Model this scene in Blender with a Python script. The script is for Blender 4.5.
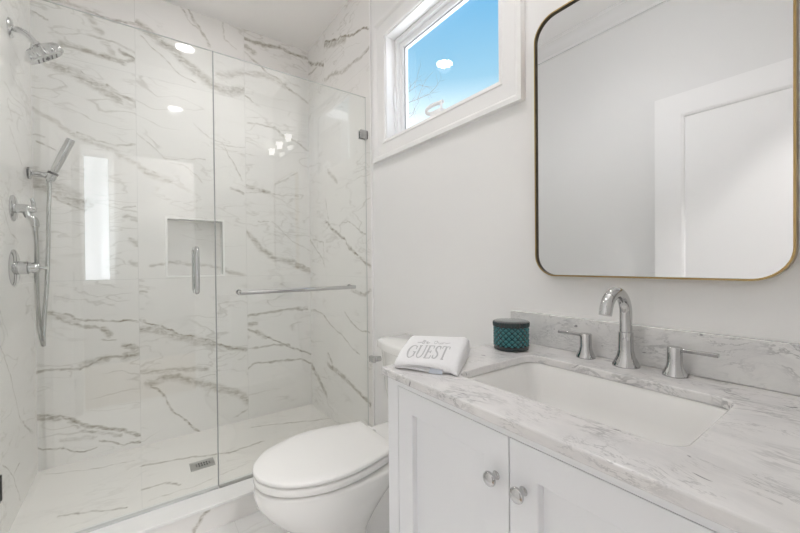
import bpy, bmesh, math, random
from mathutils import Vector, Matrix, noise
random.seed(7)
for _o in list(bpy.data.objects):
    bpy.data.objects.remove(_o, do_unlink=True)
S = bpy.context.scene
COL = S.collection
PI = math.pi
H = 1.135                       # camera height

# ------------------------------------------------------------------ camera
yaw, pitch, roll = 0.6278926, -0.00844789, -0.00923734
fw = Vector((math.sin(yaw)*math.cos(pitch), math.cos(yaw)*math.cos(pitch), math.sin(pitch)))
rt = Vector((math.cos(yaw), -math.sin(yaw), 0))
up = rt.cross(fw)
rt, up = math.cos(roll)*rt + math.sin(roll)*up, -math.sin(roll)*rt + math.cos(roll)*up
cam = bpy.data.cameras.new('camera')
cam.sensor_width = 36.0
cam.lens = 360.355/800*36
cam.clip_start = 0.02
co = bpy.data.objects.new('camera', cam)
COL.objects.link(co)
co.matrix_world = Matrix(((rt.x, up.x, -fw.x, 0), (rt.y, up.y, -fw.y, 0), (rt.z, up.z, -fw.z, H), (0, 0, 0, 1)))
S.camera = co

# ------------------------------------------------------------------ world, exposure
S.view_settings.view_transform = 'Standard'
S.view_settings.look = 'None'
S.view_settings.gamma = 1.0
S.view_settings.exposure = 0.14
S.view_settings.use_curve_mapping = False
S.cycles.max_bounces, S.cycles.diffuse_bounces, S.cycles.glossy_bounces, S.cycles.transparent_max_bounces = 24, 14, 8, 16
SKY_STRENGTH = 1.0
LAMP_MAIN, LAMP_SHOWER, LAMP_VANITY, FILL_HALL = 20.0, 18.0, 4.0, 75.0
FILL_UP = 190.0
world = bpy.data.worlds.new('sky')
S.world = world
world.use_nodes = True
nt = world.node_tree
nt.nodes.clear()
wo = nt.nodes.new('ShaderNodeOutputWorld')
bg = nt.nodes.new('ShaderNodeBackground')
tc = nt.nodes.new('ShaderNodeTexCoord')
sp = nt.nodes.new('ShaderNodeSeparateXYZ')
rp = nt.nodes.new('ShaderNodeValToRGB')
nt.links.new(tc.outputs['Generated'], sp.inputs[0])
nt.links.new(sp.outputs['Z'], rp.inputs[0])
nt.links.new(rp.outputs[0], bg.inputs[0])
nt.links.new(bg.outputs[0], wo.inputs[0])
bg.inputs[1].default_value = SKY_STRENGTH
els = rp.color_ramp.elements
els[0].position, els[0].color = 0.0, (4.2, 4.4, 4.7, 1)
els[1].position, els[1].color = 1.0, (0.10, 0.30, 0.66, 1)
for p, c in ((0.22, (3.0, 3.2, 3.4, 1)), (0.33, (1.3, 1.45, 1.55, 1)), (0.385, (0.80, 1.02, 1.12, 1)), (0.45, (0.34, 0.66, 0.88, 1)), (0.60, (0.125, 0.47, 0.81, 1))):
    e = els.new(p)
    e.color = c

# ------------------------------------------------------------------ node helpers
class NT:
    def __init__(self, tree):
        self.t = tree
    def n(self, kind, *ins, **kw):
        nd = self.t.nodes.new(kind)
        for k, v in kw.items():
            setattr(nd, k, v)
        for i, v in enumerate(ins):
            if v is None:
                continue
            self.put(nd.inputs[i], v)
        return nd
    def put(self, sock, v):
        if isinstance(v, bpy.types.NodeSocket):
            self.t.links.new(v, sock)
        elif isinstance(v, bpy.types.Node):
            self.t.links.new(v.outputs[0], sock)
        else:
            sock.default_value = v
    def math(self, op, a, b=None, c=None, clamp=False):
        return self.n('ShaderNodeMath', a, b, c, operation=op, use_clamp=clamp).outputs[0]
    def vec(self, op, a, b=None):
        nd = self.n('ShaderNodeVectorMath', a, b, operation=op)
        return nd.outputs['Value'] if op in ('DOT_PRODUCT', 'LENGTH', 'DISTANCE') else nd.outputs[0]
    def noise(self, vec, scale, detail=2.0, rough=0.5, color=False):
        nd = self.t.nodes.new('ShaderNodeTexNoise')
        self.put(nd.inputs['Vector'], vec)
        nd.inputs['Scale'].default_value = scale
        nd.inputs['Detail'].default_value = detail
        nd.inputs['Roughness'].default_value = rough
        return nd.outputs['Color'] if color else nd.outputs[0]
    def maprange(self, v, a, b, c=0.0, d=1.0, smooth=True):
        nd = self.t.nodes.new('ShaderNodeMapRange')
        nd.interpolation_type = 'SMOOTHSTEP' if smooth else 'LINEAR'
        self.put(nd.inputs[0], v)
        for i, q in enumerate((a, b, c, d)):
            self.put(nd.inputs[1+i], q)
        return nd.outputs[0]
    def mix(self, f, a, b):
        nd = self.t.nodes.new('ShaderNodeMix')
        nd.data_type = 'RGBA'
        self.put(nd.inputs[0], f)
        self.put(nd.inputs[6], a)
        self.put(nd.inputs[7], b)
        return nd.outputs[2]

def base_mat(name):
    m = bpy.data.materials.new(name)
    m.use_nodes = True
    b = m.node_tree.nodes['Principled BSDF']
    return m, NT(m.node_tree), b

def mat(name, col, rough=0.5, metal=0.0, spec=0.5, bump=None, vary=0.0, vscale=8.0, coat=0.0):
    m, g, b = base_mat(name)
    b.inputs['Base Color'].default_value = (*col, 1)
    b.inputs['Roughness'].default_value = rough
    b.inputs['Metallic'].default_value = metal
    b.inputs['Specular IOR Level'].default_value = spec
    b.inputs['Coat Weight'].default_value = coat
    tcn = g.n('ShaderNodeTexCoord').outputs['Object']
    nz = g.noise(tcn, vscale, 3.0)
    if vary:
        c2 = tuple(max(0, c*(1-vary)) for c in col)
        g.put(b.inputs['Base Color'], g.mix(nz, (*col, 1), (*c2, 1)))
    if bump:
        bn = g.n('ShaderNodeBump')
        bn.inputs['Strength'].default_value = bump[1]
        bn.inputs['Distance'].default_value = bump[2] if len(bump) > 2 else 0.001
        g.put(bn.inputs['Height'], g.noise(tcn, bump[0], 3.0))
        g.put(b.inputs['Normal'], bn.outputs[0])
    return m

TILE = (0.86, 0.848, 0.83)
VEINS = {
 'A': [(-0.351,2.594,-0.223,2.585,0.0223,0.35),(-0.223,2.585,-0.193,2.534,0.0228,0.35),(-0.193,2.534,-0.163,2.494,0.0230,0.35),(-0.223,2.585,-0.162,2.581,0.0143,0.45),(-0.162,2.581,-0.070,2.588,0.0146,0.45),(-0.070,2.588,0.011,2.589,0.0150,0.45),(-0.449,2.516,-0.411,2.488,0.0064,0.50),(-0.411,2.488,-0.372,2.471,0.0065,0.50),(-0.216,2.464,-0.118,2.459,0.0092,0.30),(-0.118,2.459,-0.025,2.444,0.0095,0.30),(-0.025,2.444,0.009,2.425,0.0097,0.30),(-0.141,2.433,-0.110,2.386,0.0234,0.30),(-0.326,2.357,-0.251,2.366,0.0223,0.55),(-0.251,2.366,-0.186,2.360,0.0228,0.55),(-0.186,2.360,-0.119,2.353,0.0232,0.55),(-0.119,2.353,-0.050,2.346,0.0236,0.55),(-0.050,2.346,-0.011,2.389,0.0180,0.50),(-0.011,2.389,-0.072,2.416,0.0179,0.50),(-0.383,2.240,-0.274,2.208,0.0386,0.42),(-0.274,2.208,-0.167,2.165,0.0398,0.42),(-0.167,2.165,-0.085,2.117,0.0409,0.42),(-0.253,2.231,-0.167,2.183,0.0074,0.40),(-0.167,2.183,-0.113,2.128,0.0076,0.40),(-0.135,2.186,-0.085,2.158,0.0176,0.45),(-0.085,2.158,-0.019,2.140,0.0179,0.45),(-0.019,2.140,0.005,2.098,0.0181,0.45),(-0.448,1.981,-0.359,1.926,0.0162,0.30),(-0.359,1.926,-0.278,1.872,0.0166,0.30),(-0.278,1.872,-0.171,1.830,0.0171,0.30),(-0.171,1.830,-0.117,1.817,0.0175,0.30),(-0.117,1.817,-0.080,1.782,0.0177,0.30),(-0.080,1.782,0.001,1.753,0.0180,0.30),(-0.266,1.886,-0.193,1.855,0.0091,0.35),(-0.193,1.855,-0.103,1.848,0.0093,0.35),(-0.103,1.848,0.002,1.868,0.0096,0.35),(-0.450,1.837,-0.412,1.834,0.0080,0.40),(-0.439,1.802,-0.365,1.767,0.0081,0.40),(-0.453,1.582,-0.356,1.555,0.0541,0.40),(-0.356,1.555,-0.232,1.490,0.0559,0.40),(-0.450,1.566,-0.345,1.496,0.0081,0.45),(-0.345,1.496,-0.228,1.450,0.0084,0.45),(-0.075,1.480,-0.007,1.492,0.0060,0.35),(-0.061,1.433,-0.003,1.407,0.0211,0.35),(-0.039,1.291,-0.005,1.274,0.0211,0.35),(-0.041,1.159,-0.007,1.140,0.0211,0.35),(-0.416,0.890,-0.365,0.853,0.0109,0.50),(-0.365,0.853,-0.271,0.804,0.0111,0.50),(-0.271,0.804,-0.171,0.776,0.0114,0.50),(-0.416,0.890,-0.332,0.867,0.0082,0.55),(-0.332,0.867,-0.249,0.830,0.0084,0.55),(-0.249,0.830,-0.148,0.826,0.0086,0.55),(-0.148,0.826,-0.045,0.822,0.0089,0.55),(-0.045,0.822,-0.006,0.800,0.0091,0.55),(-0.171,0.776,-0.140,0.732,0.0233,0.60),(-0.400,0.878,-0.292,0.829,0.0276,0.30),(-0.172,0.706,-0.112,0.699,0.0059,0.40),(-0.474,0.565,-0.416,0.576,0.0107,0.55),(-0.416,0.576,-0.274,0.567,0.0111,0.55),(-0.274,0.567,-0.164,0.606,0.0115,0.55),(-0.164,0.606,-0.072,0.591,0.0118,0.55),(-0.072,0.591,-0.009,0.600,0.0120,0.55),(-0.265,0.583,-0.155,0.599,0.0287,0.35),(-0.071,0.657,-0.008,0.624,0.0241,0.50),(-0.062,0.590,-0.009,0.600,0.0302,0.50),(-0.446,0.339,-0.340,0.290,0.0131,0.65),(-0.340,0.290,-0.235,0.217,0.0135,0.65),(-0.235,0.217,-0.124,0.168,0.0139,0.65),(-0.124,0.168,-0.005,0.105,0.0144,0.65),(-0.442,0.322,-0.368,0.292,0.0272,0.45),(-0.320,0.257,-0.257,0.200,0.0124,0.40),(-0.257,0.200,-0.214,0.176,0.0126,0.40),(-0.214,0.176,-0.101,0.126,0.0129,0.40),(-0.444,0.161,-0.362,0.130,0.0065,0.60),(-0.362,0.130,-0.301,0.094,0.0067,0.60),(-0.301,0.094,-0.259,0.081,0.0068,0.60),(-0.259,0.081,-0.211,0.094,0.0069,0.60),(-0.192,0.124,-0.125,0.092,0.0070,0.55),(-0.125,0.092,-0.078,0.072,0.0071,0.55),(-0.078,0.072,-0.044,0.080,0.0072,0.55),(-0.044,0.080,-0.005,0.068,0.0073,0.55),(-0.353,0.177,-0.210,0.152,0.0169,0.25)],
 'B': [(0.011,2.595,0.101,2.555,0.0368,0.42),(0.101,2.555,0.179,2.520,0.0376,0.42),(0.179,2.520,0.244,2.459,0.0383,0.42),(0.244,2.459,0.345,2.393,0.0392,0.42),(0.345,2.393,0.422,2.342,0.0400,0.42),(0.422,2.342,0.527,2.323,0.0409,0.42),(0.527,2.323,0.605,2.365,0.0418,0.42),(0.026,2.582,0.169,2.523,0.0093,0.45),(0.465,2.422,0.620,2.496,0.0347,0.28),(0.276,2.805,0.349,2.703,0.0118,0.38),(0.349,2.703,0.407,2.598,0.0120,0.38),(0.237,2.808,0.292,2.734,0.0065,0.30),(0.292,2.734,0.384,2.650,0.0066,0.30),(0.482,2.794,0.500,2.678,0.0082,0.25),(0.500,2.678,0.569,2.633,0.0083,0.25),(0.025,2.534,0.126,2.452,0.0062,0.35),(0.126,2.452,0.232,2.359,0.0063,0.35),(0.232,2.359,0.316,2.338,0.0065,0.35),(0.003,1.935,0.093,1.866,0.0061,0.28),(0.093,1.866,0.155,1.814,0.0063,0.28),(0.155,1.814,0.368,1.836,0.0065,0.28),(0.301,2.067,0.423,1.979,0.0066,0.25),(0.423,1.979,0.491,1.958,0.0068,0.25),(0.491,1.958,0.620,1.968,0.0070,0.25),(0.472,1.969,0.553,1.831,0.0069,0.35),(0.553,1.831,0.597,1.732,0.0070,0.35),(0.001,1.741,0.040,1.710,0.0244,0.38),(0.040,1.710,0.169,1.677,0.0249,0.38),(0.080,1.716,0.169,1.677,0.0100,0.45),(0.170,1.792,0.252,1.772,0.0064,0.28),(0.252,1.772,0.348,1.681,0.0066,0.28),(0.525,1.668,0.616,1.636,0.0119,0.50),(0.058,1.127,0.162,1.139,0.0125,0.32),(0.162,1.139,0.217,1.151,0.0128,0.32),(0.217,1.151,0.407,1.123,0.0132,0.32),(0.407,1.123,0.480,1.101,0.0136,0.32),(0.480,1.101,0.616,1.056,0.0209,0.35),(0.006,0.976,0.031,0.962,0.0122,0.40),(-0.006,0.800,0.064,0.768,0.0086,0.70),(0.064,0.768,0.184,0.711,0.0088,0.70),(0.184,0.711,0.295,0.658,0.0091,0.70),(0.295,0.658,0.431,0.606,0.0094,0.70),(0.431,0.606,0.537,0.550,0.0096,0.70),(0.537,0.550,0.616,0.531,0.0098,0.70),(0.078,0.729,0.211,0.675,0.0379,0.40),(0.211,0.675,0.412,0.595,0.0396,0.40),(0.003,0.738,0.053,0.732,0.0307,0.50),(0.505,0.561,0.609,0.532,0.0210,0.50),(-0.000,0.495,0.127,0.471,0.0217,0.38),(0.127,0.471,0.293,0.461,0.0225,0.38),(0.293,0.461,0.351,0.444,0.0232,0.38),(0.049,0.411,0.127,0.433,0.0343,0.45),(0.127,0.433,0.197,0.413,0.0350,0.45),(0.197,0.413,0.291,0.369,0.0357,0.45),(0.291,0.369,0.409,0.304,0.0367,0.45),(0.409,0.304,0.534,0.250,0.0378,0.45),(0.534,0.250,0.618,0.160,0.0387,0.45),(0.321,0.396,0.410,0.399,0.0067,0.30),(0.049,0.399,0.125,0.307,0.0094,0.50),(0.125,0.307,0.178,0.193,0.0095,0.50),(0.178,0.193,0.260,0.094,0.0097,0.50),(0.260,0.094,0.316,0.032,0.0099,0.50),(0.532,0.069,0.611,0.105,0.0070,0.30)],
 'C': [(0.630,2.738,0.745,2.722,0.0172,0.62),(0.745,2.722,0.876,2.752,0.0177,0.62),(0.876,2.752,0.990,2.745,0.0181,0.62),(0.990,2.745,1.094,2.749,0.0186,0.62),(0.635,2.677,0.682,2.657,0.0285,0.50),(0.628,2.632,0.744,2.577,0.0122,0.42),(0.744,2.577,0.772,2.542,0.0124,0.42),(0.772,2.542,0.910,2.486,0.0126,0.42),(0.910,2.486,1.090,2.397,0.0130,0.42),(0.627,2.491,0.764,2.511,0.0287,0.32),(0.764,2.511,0.910,2.486,0.0296,0.32),(0.625,2.335,0.699,2.291,0.0100,0.42),(0.642,2.142,0.832,2.147,0.0102,0.42),(0.832,2.147,0.943,2.095,0.0105,0.42),(0.943,2.095,1.085,2.029,0.0108,0.42),(0.604,1.705,0.684,1.679,0.0213,0.48),(0.684,1.679,0.775,1.660,0.0218,0.48),(0.610,1.650,1.016,1.655,0.0059,0.25),(0.827,1.725,0.995,1.845,0.0075,0.28),(0.702,1.451,0.773,1.448,0.0073,0.38),(0.626,1.361,0.714,1.256,0.0287,0.48),(0.714,1.256,0.820,1.184,0.0293,0.48),(0.820,1.184,0.932,1.154,0.0300,0.48),(0.932,1.154,1.082,1.082,0.0309,0.48),(0.820,1.199,1.082,1.106,0.0076,0.55),(0.801,1.449,0.934,1.321,0.0060,0.28),(0.934,1.321,1.076,1.247,0.0062,0.28),(0.626,0.765,0.743,0.783,0.0144,0.55),(0.743,0.783,0.928,0.789,0.0149,0.55),(0.928,0.789,1.070,0.793,0.0154,0.55),(0.638,0.706,0.679,0.709,0.0215,0.50),(0.625,0.672,0.741,0.607,0.0101,0.55),(0.741,0.607,0.849,0.549,0.0103,0.55),(0.849,0.549,0.963,0.487,0.0106,0.55),(0.963,0.487,1.091,0.437,0.0109,0.55),(0.679,0.651,0.741,0.600,0.0217,0.40),(0.623,0.537,0.776,0.537,0.0087,0.45),(0.776,0.537,0.925,0.523,0.0090,0.45),(0.628,0.401,0.655,0.425,0.0100,0.52),(0.655,0.425,0.811,0.420,0.0102,0.52),(0.811,0.420,1.001,0.404,0.0106,0.52),(1.001,0.404,1.090,0.358,0.0109,0.52),(0.619,0.210,0.845,0.212,0.0073,0.18)],
 'D': [(2.695,2.706,2.579,2.645,0.0184,0.55),(2.579,2.645,2.418,2.559,0.0177,0.55),(2.698,2.614,2.542,2.599,0.0107,0.42),(2.715,1.326,2.525,1.211,0.0100,0.40),(2.525,1.211,2.422,1.114,0.0095,0.40),(2.636,1.322,2.452,1.282,0.0090,0.35),(2.452,1.282,2.439,1.129,0.0087,0.35),(2.704,0.334,2.551,0.262,0.0308,0.60),(2.551,0.262,2.429,0.184,0.0296,0.60),(2.732,0.780,2.501,0.766,0.0123,0.40),(2.501,0.766,2.414,0.732,0.0117,0.40)],
 'E': [(2.397,2.720,2.163,2.629,0.0124,0.75),(2.163,2.629,1.960,2.550,0.0115,0.75),(1.960,2.550,1.795,2.499,0.0108,0.75),(2.397,2.699,2.092,2.580,0.0340,0.45),(2.421,2.460,2.097,2.396,0.0205,0.40),(2.097,2.396,1.902,2.376,0.0187,0.40),(1.902,2.376,1.797,2.385,0.0177,0.40),(2.370,1.789,2.229,1.698,0.0208,0.35),(2.430,1.455,2.122,1.292,0.0165,0.55),(2.122,1.292,1.989,1.197,0.0154,0.55),(1.989,1.197,1.799,1.122,0.0145,0.55),(2.192,1.396,2.077,1.405,0.0066,0.42),(2.077,1.405,1.852,1.312,0.0062,0.42),(2.033,0.969,1.871,0.948,0.0185,0.42),(1.871,0.948,1.802,0.982,0.0177,0.42),(2.414,0.732,2.136,0.647,0.0090,0.40),(2.136,0.647,1.939,0.574,0.0083,0.40),(2.133,0.812,1.961,0.737,0.0083,0.40),(1.961,0.737,1.806,0.724,0.0078,0.40),(2.406,0.408,2.142,0.387,0.0221,0.60),(2.142,0.387,2.007,0.351,0.0207,0.60),(2.007,0.351,1.814,0.304,0.0195,0.60),(2.404,0.488,2.323,0.434,0.0171,0.42),(2.409,1.610,2.347,1.411,0.0071,0.30)],
 'L': [(2.294,1.738,2.420,1.683,0.0045,0.35),(2.420,1.683,2.488,1.629,0.0048,0.35),(2.133,1.427,2.265,1.296,0.0042,0.35),(2.265,1.296,2.375,1.259,0.0045,0.35),(2.097,0.825,2.254,0.645,0.0042,0.45),(2.254,0.645,2.370,0.430,0.0045,0.45),(2.243,0.236,2.345,0.073,0.0044,0.50),(2.404,0.409,2.612,0.284,0.0118,0.40),(2.105,0.964,2.207,0.848,0.0041,0.30),(2.107,0.348,2.243,0.236,0.0042,0.45),(2.243,0.236,2.357,0.242,0.0045,0.45)],
 'S': [(-0.002,2.425,0.130,2.401,0.0133,0.55),(0.130,2.401,0.249,2.364,0.0136,0.55),(0.249,2.364,0.420,2.290,0.0139,0.55),(0.420,2.290,0.611,2.324,0.0145,0.55),(0.001,2.173,0.095,2.173,0.0120,0.45),(0.095,2.173,0.155,2.108,0.0121,0.45),(0.615,2.562,0.838,2.471,0.0096,0.50),(0.838,2.471,1.095,2.377,0.0099,0.50),(-0.295,2.174,-0.063,2.058,0.0090,0.45),(-0.415,2.653,-0.246,2.561,0.0053,0.35),(-0.246,2.561,-0.029,2.534,0.0055,0.35),(0.030,2.058,0.237,2.056,0.0049,0.25),(0.237,2.056,0.490,2.117,0.0053,0.25)],
 'K': [(0.169,0.027,0.195,0.061,0.0125,0.50),(0.195,0.061,0.222,0.092,0.0126,0.50)],
}


_vg = None
def vein_group():
    global _vg
    if _vg:
        return _vg
    t = bpy.data.node_groups.new('vein_segment', 'ShaderNodeTree')
    I = t.interface
    for nm, ty in (('P', 'NodeSocketVector'), ('A', 'NodeSocketVector'), ('BA', 'NodeSocketVector'), ('Inv', 'NodeSocketFloat'),
                   ('Width', 'NodeSocketFloat'), ('Strength', 'NodeSocketFloat'), ('Prev', 'NodeSocketFloat')):
        I.new_socket(name=nm, in_out='INPUT', socket_type=ty)
    I.new_socket(name='Out', in_out='OUTPUT', socket_type='NodeSocketFloat')
    g = NT(t)
    gi = t.nodes.new('NodeGroupInput')
    go = t.nodes.new('NodeGroupOutput')
    o = gi.outputs
    pa = g.vec('SUBTRACT', o['P'], o['A'])
    h = g.math('MULTIPLY', g.vec('DOT_PRODUCT', pa, o['BA']), o['Inv'], clamp=True)
    sc = g.n('ShaderNodeVectorMath', o['BA'], operation='SCALE')
    g.put(sc.inputs['Scale'], h)
    d = g.vec('DISTANCE', pa, sc.outputs[0])
    q = g.maprange(g.math('DIVIDE', d, o['Width']), 0.15, 1.15, 1.0, 0.0)
    r = g.math('MAXIMUM', g.math('MULTIPLY', q, o['Strength']), o['Prev'])
    g.put(go.inputs[0], r)
    _vg = t
    return t

def marble_tile(name, axes, segs, seed=0.0, rough=0.025, base=TILE, fine=1.0):
    """Polished porcelain tile with taupe Calacatta veins: each vein is its own polyline, frayed by noise."""
    m, g, b = base_mat(name)
    ob = g.n('ShaderNodeNewGeometry').outputs['Position']
    s = g.n('ShaderNodeSeparateXYZ', ob)
    cb = g.n('ShaderNodeCombineXYZ', s.outputs[axes[0]], s.outputs[axes[1]], seed)
    p = cb.outputs[0]
    def off(sc, amp, det):
        c = g.vec('SUBTRACT', g.noise(p, sc, det, color=True), (0.5, 0.5, 0.5))
        k = g.n('ShaderNodeVectorMath', c, operation='SCALE')
        k.inputs['Scale'].default_value = amp
        return k.outputs[0]
    w = g.vec('ADD', g.vec('ADD', p, off(6.0, 0.045, 1.0)), off(26.0, 0.030, 4.0))
    w = g.vec('MULTIPLY', w, (1, 1, 0))
    prev = 0.0
    grp = vein_group()
    for (x0, y0, x1, y1, wd, st) in segs:
        nd = m.node_tree.nodes.new('ShaderNodeGroup')
        nd.node_tree = grp
        L2 = max(1e-6, (x1-x0)**2 + (y1-y0)**2)
        g.put(nd.inputs['P'], w)
        nd.inputs['A'].default_value = (x0, y0, 0)
        nd.inputs['BA'].default_value = (x1-x0, y1-y0, 0)
        nd.inputs['Inv'].default_value = 1/L2
        nd.inputs['Width'].default_value = max(wd*0.95, 0.0048)
        nd.inputs['Strength'].default_value = min(0.9, st*1.25)
        g.put(nd.inputs['Prev'], prev)
        prev = nd.outputs[0]
    rotn = g.n('ShaderNodeMapping', w)
    rotn.inputs['Rotation'].default_value = (0, 0, {'XZ': 0.40, 'YZ': -0.65, 'XY': -0.15}[axes])
    rotn.inputs['Scale'].default_value = (9.0, 60.0, 1.0)
    streak = g.noise(rotn.outputs[0], 1.0, 4.0, 0.7)
    tex = g.maprange(g.math('ADD', g.math('MULTIPLY', streak, 0.6), g.math('MULTIPLY', g.noise(w, 38.0, 3.0, 0.7), 0.4)), 0.38, 0.62, 0.06, 1.5, False)
    hero = g.math('MULTIPLY', prev, tex, clamp=True) if segs else 0.0
    # hair veins and clouds all over the slab
    ang = {'XZ': 0.40, 'YZ': -0.65, 'XY': -0.15}[axes]
    def slant(v, sx, sy):
        k = g.n('ShaderNodeMapping', v)
        k.inputs['Rotation'].default_value = (0, 0, ang)
        k.inputs['Scale'].default_value = (sx, sy, 1.0)
        return k.outputs[0]
    st = slant(g.vec('ADD', g.vec('ADD', p, off(3.0, 0.16, 2.0)), off(26.0, 0.02, 3.0)), 0.7, 3.2)
    hv = g.math('ABSOLUTE', g.math('SUBTRACT', g.noise(st, 1.9, 2.0), 0.5))
    hair = g.math('MULTIPLY', g.maprange(hv, 0.0, 0.012, 0.30*fine, 0.0), g.maprange(g.noise(p, 3.1, 1.0), 0.46, 0.62))
    st2 = slant(g.vec('ADD', g.vec('ADD', p, (3.7, 1.9, 0.0)), off(4.0, 0.14, 4.0)), 1.0, 3.6)
    hv2 = g.math('ABSOLUTE', g.math('SUBTRACT', g.noise(st2, 3.0, 3.0), 0.5))
    hair2 = g.math('MULTIPLY', g.maprange(hv2, 0.0, 0.02, 0.24*fine, 0.0), g.maprange(g.noise(g.vec('ADD', p, (9.1, 4.0, 0.0)), 2.6, 1.0), 0.47, 0.62))
    hair = g.math('MAXIMUM', hair, hair2)
    cloud = g.math('MULTIPLY', g.maprange(g.noise(st, 1.6, 3.0), 0.45, 0.8), 0.10)
    f = g.math('MAXIMUM', hero, hair)
    c0 = g.mix(cloud, (*base, 1), (0.60, 0.60, 0.58, 1))
    tone = g.mix(g.noise(p, 5.0, 2.0), (0.25, 0.235, 0.195, 1), (0.36, 0.32, 0.245, 1))
    g.put(b.inputs['Base Color'], g.mix(f, c0, tone))
    b.inputs['Roughness'].default_value = rough
    b.inputs['Specular IOR Level'].default_value = 0.5
    return m

def carrara(name, seed=0.0, base=(0.75, 0.738, 0.732), rough=0.12, k=1.0, wall=False):
    m, g, b = base_mat(name)
    p = g.vec('ADD', g.n('ShaderNodeTexCoord').outputs['Object'], (seed, seed*1.7, 0))
    c = g.vec('SUBTRACT', g.noise(p, 3.0, 3.0, color=True), (0.5, 0.5, 0.5))
    kk = g.n('ShaderNodeVectorMath', c, operation='SCALE')
    kk.inputs['Scale'].default_value = 0.22
    w = g.vec('ADD', p, kk.outputs[0])
    rot = g.n('ShaderNodeMapping', w)
    rot.inputs['Rotation'].default_value = (0.0, 0.0, 0.35) if not wall else (0.45, 0.0, 0.0)
    rot.inputs['Scale'].default_value = (30.0, 8.0, 30.0) if not wall else (26.0, 14.0, 34.0)
    q = rot.outputs[0]
    v1 = g.math('ABSOLUTE', g.math('SUBTRACT', g.noise(q, 1.0, 4.0, 0.65), 0.5))
    veins = g.math('MULTIPLY', g.maprange(v1, 0.0, 0.055, 0.50*k, 0.0), g.maprange(g.noise(p, 8.0, 2.0), 0.47, 0.68))
    v2 = g.math('ABSOLUTE', g.math('SUBTRACT', g.noise(q, 2.3, 4.0, 0.65), 0.52))
    fine = g.math('MULTIPLY', g.maprange(v2, 0.0, 0.035, 0.42*k, 0.0), g.maprange(g.noise(p, 14.0, 1.0), 0.42, 0.68))
    cloud = g.math('MULTIPLY', g.maprange(g.noise(q, 0.6, 5.0, 0.7), 0.36, 0.74), 0.34*k)
    spots = g.maprange(g.noise(g.vec('MULTIPLY', q, (1.0, 1.0, 1.0)), 2.2, 2.0), 0.70, 0.76, 0.0, 0.75*k)
    f = g.math('MAXIMUM', g.math('MAXIMUM', veins, fine), spots)
    c0 = g.mix(cloud, (*base, 1), (0.52, 0.52, 0.53, 1))
    g.put(b.inputs['Base Color'], g.mix(f, c0, (0.22, 0.22, 0.23, 1)))
    b.inputs['Roughness'].default_value = rough
    return m

def thin_glass(name, tint=(0.97, 0.985, 0.98), refl=1.0, ior=1.5):
    """Clear pane: transmits straight through and mirrors by the angle (works for every ray alike)."""
    m = bpy.data.materials.new(name)
    m.use_nodes = True
    t = m.node_tree
    t.nodes.clear()
    g = NT(t)
    out = t.nodes.new('ShaderNodeOutputMaterial')
    tr = t.nodes.new('ShaderNodeBsdfTransparent')
    tr.inputs[0].default_value = (*tint, 1)
    gl = t.nodes.new('ShaderNodeBsdfGlossy')
    gl.inputs['Roughness'].default_value = 0.0
    gl.inputs['Color'].default_value = (1, 1, 1, 1)
    # Schlick reflectance, the same from both sides of the face
    lw = g.n('ShaderNodeNewGeometry')
    d = g.math('ABSOLUTE', g.vec('DOT_PRODUCT', lw.outputs['Normal'], lw.outputs['Incoming']))
    k = g.math('POWER', g.math('SUBTRACT', 1.0, d), 5.0)
    r0 = ((ior-1)/(ior+1))**2
    fr = g.math('MULTIPLY', g.math('ADD', g.math('MULTIPLY', k, 1-r0), r0), refl)
    mx = t.nodes.new('ShaderNodeMixShader')
    g.put(mx.inputs[0], fr)
    t.links.new(tr.outputs[0], mx.inputs[1])
    t.links.new(gl.outputs[0], mx.inputs[2])
    t.links.new(mx.outputs[0], out.inputs[0])
    return m

def lamp_mat(name, col, strength):
    m, g, b = base_mat(name)
    b.inputs['Base Color'].default_value = (0.9, 0.9, 0.9, 1)
    b.inputs['Emission Color'].default_value = (*col, 1)
    b.inputs['Emission Strength'].default_value = strength
    return m

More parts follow.
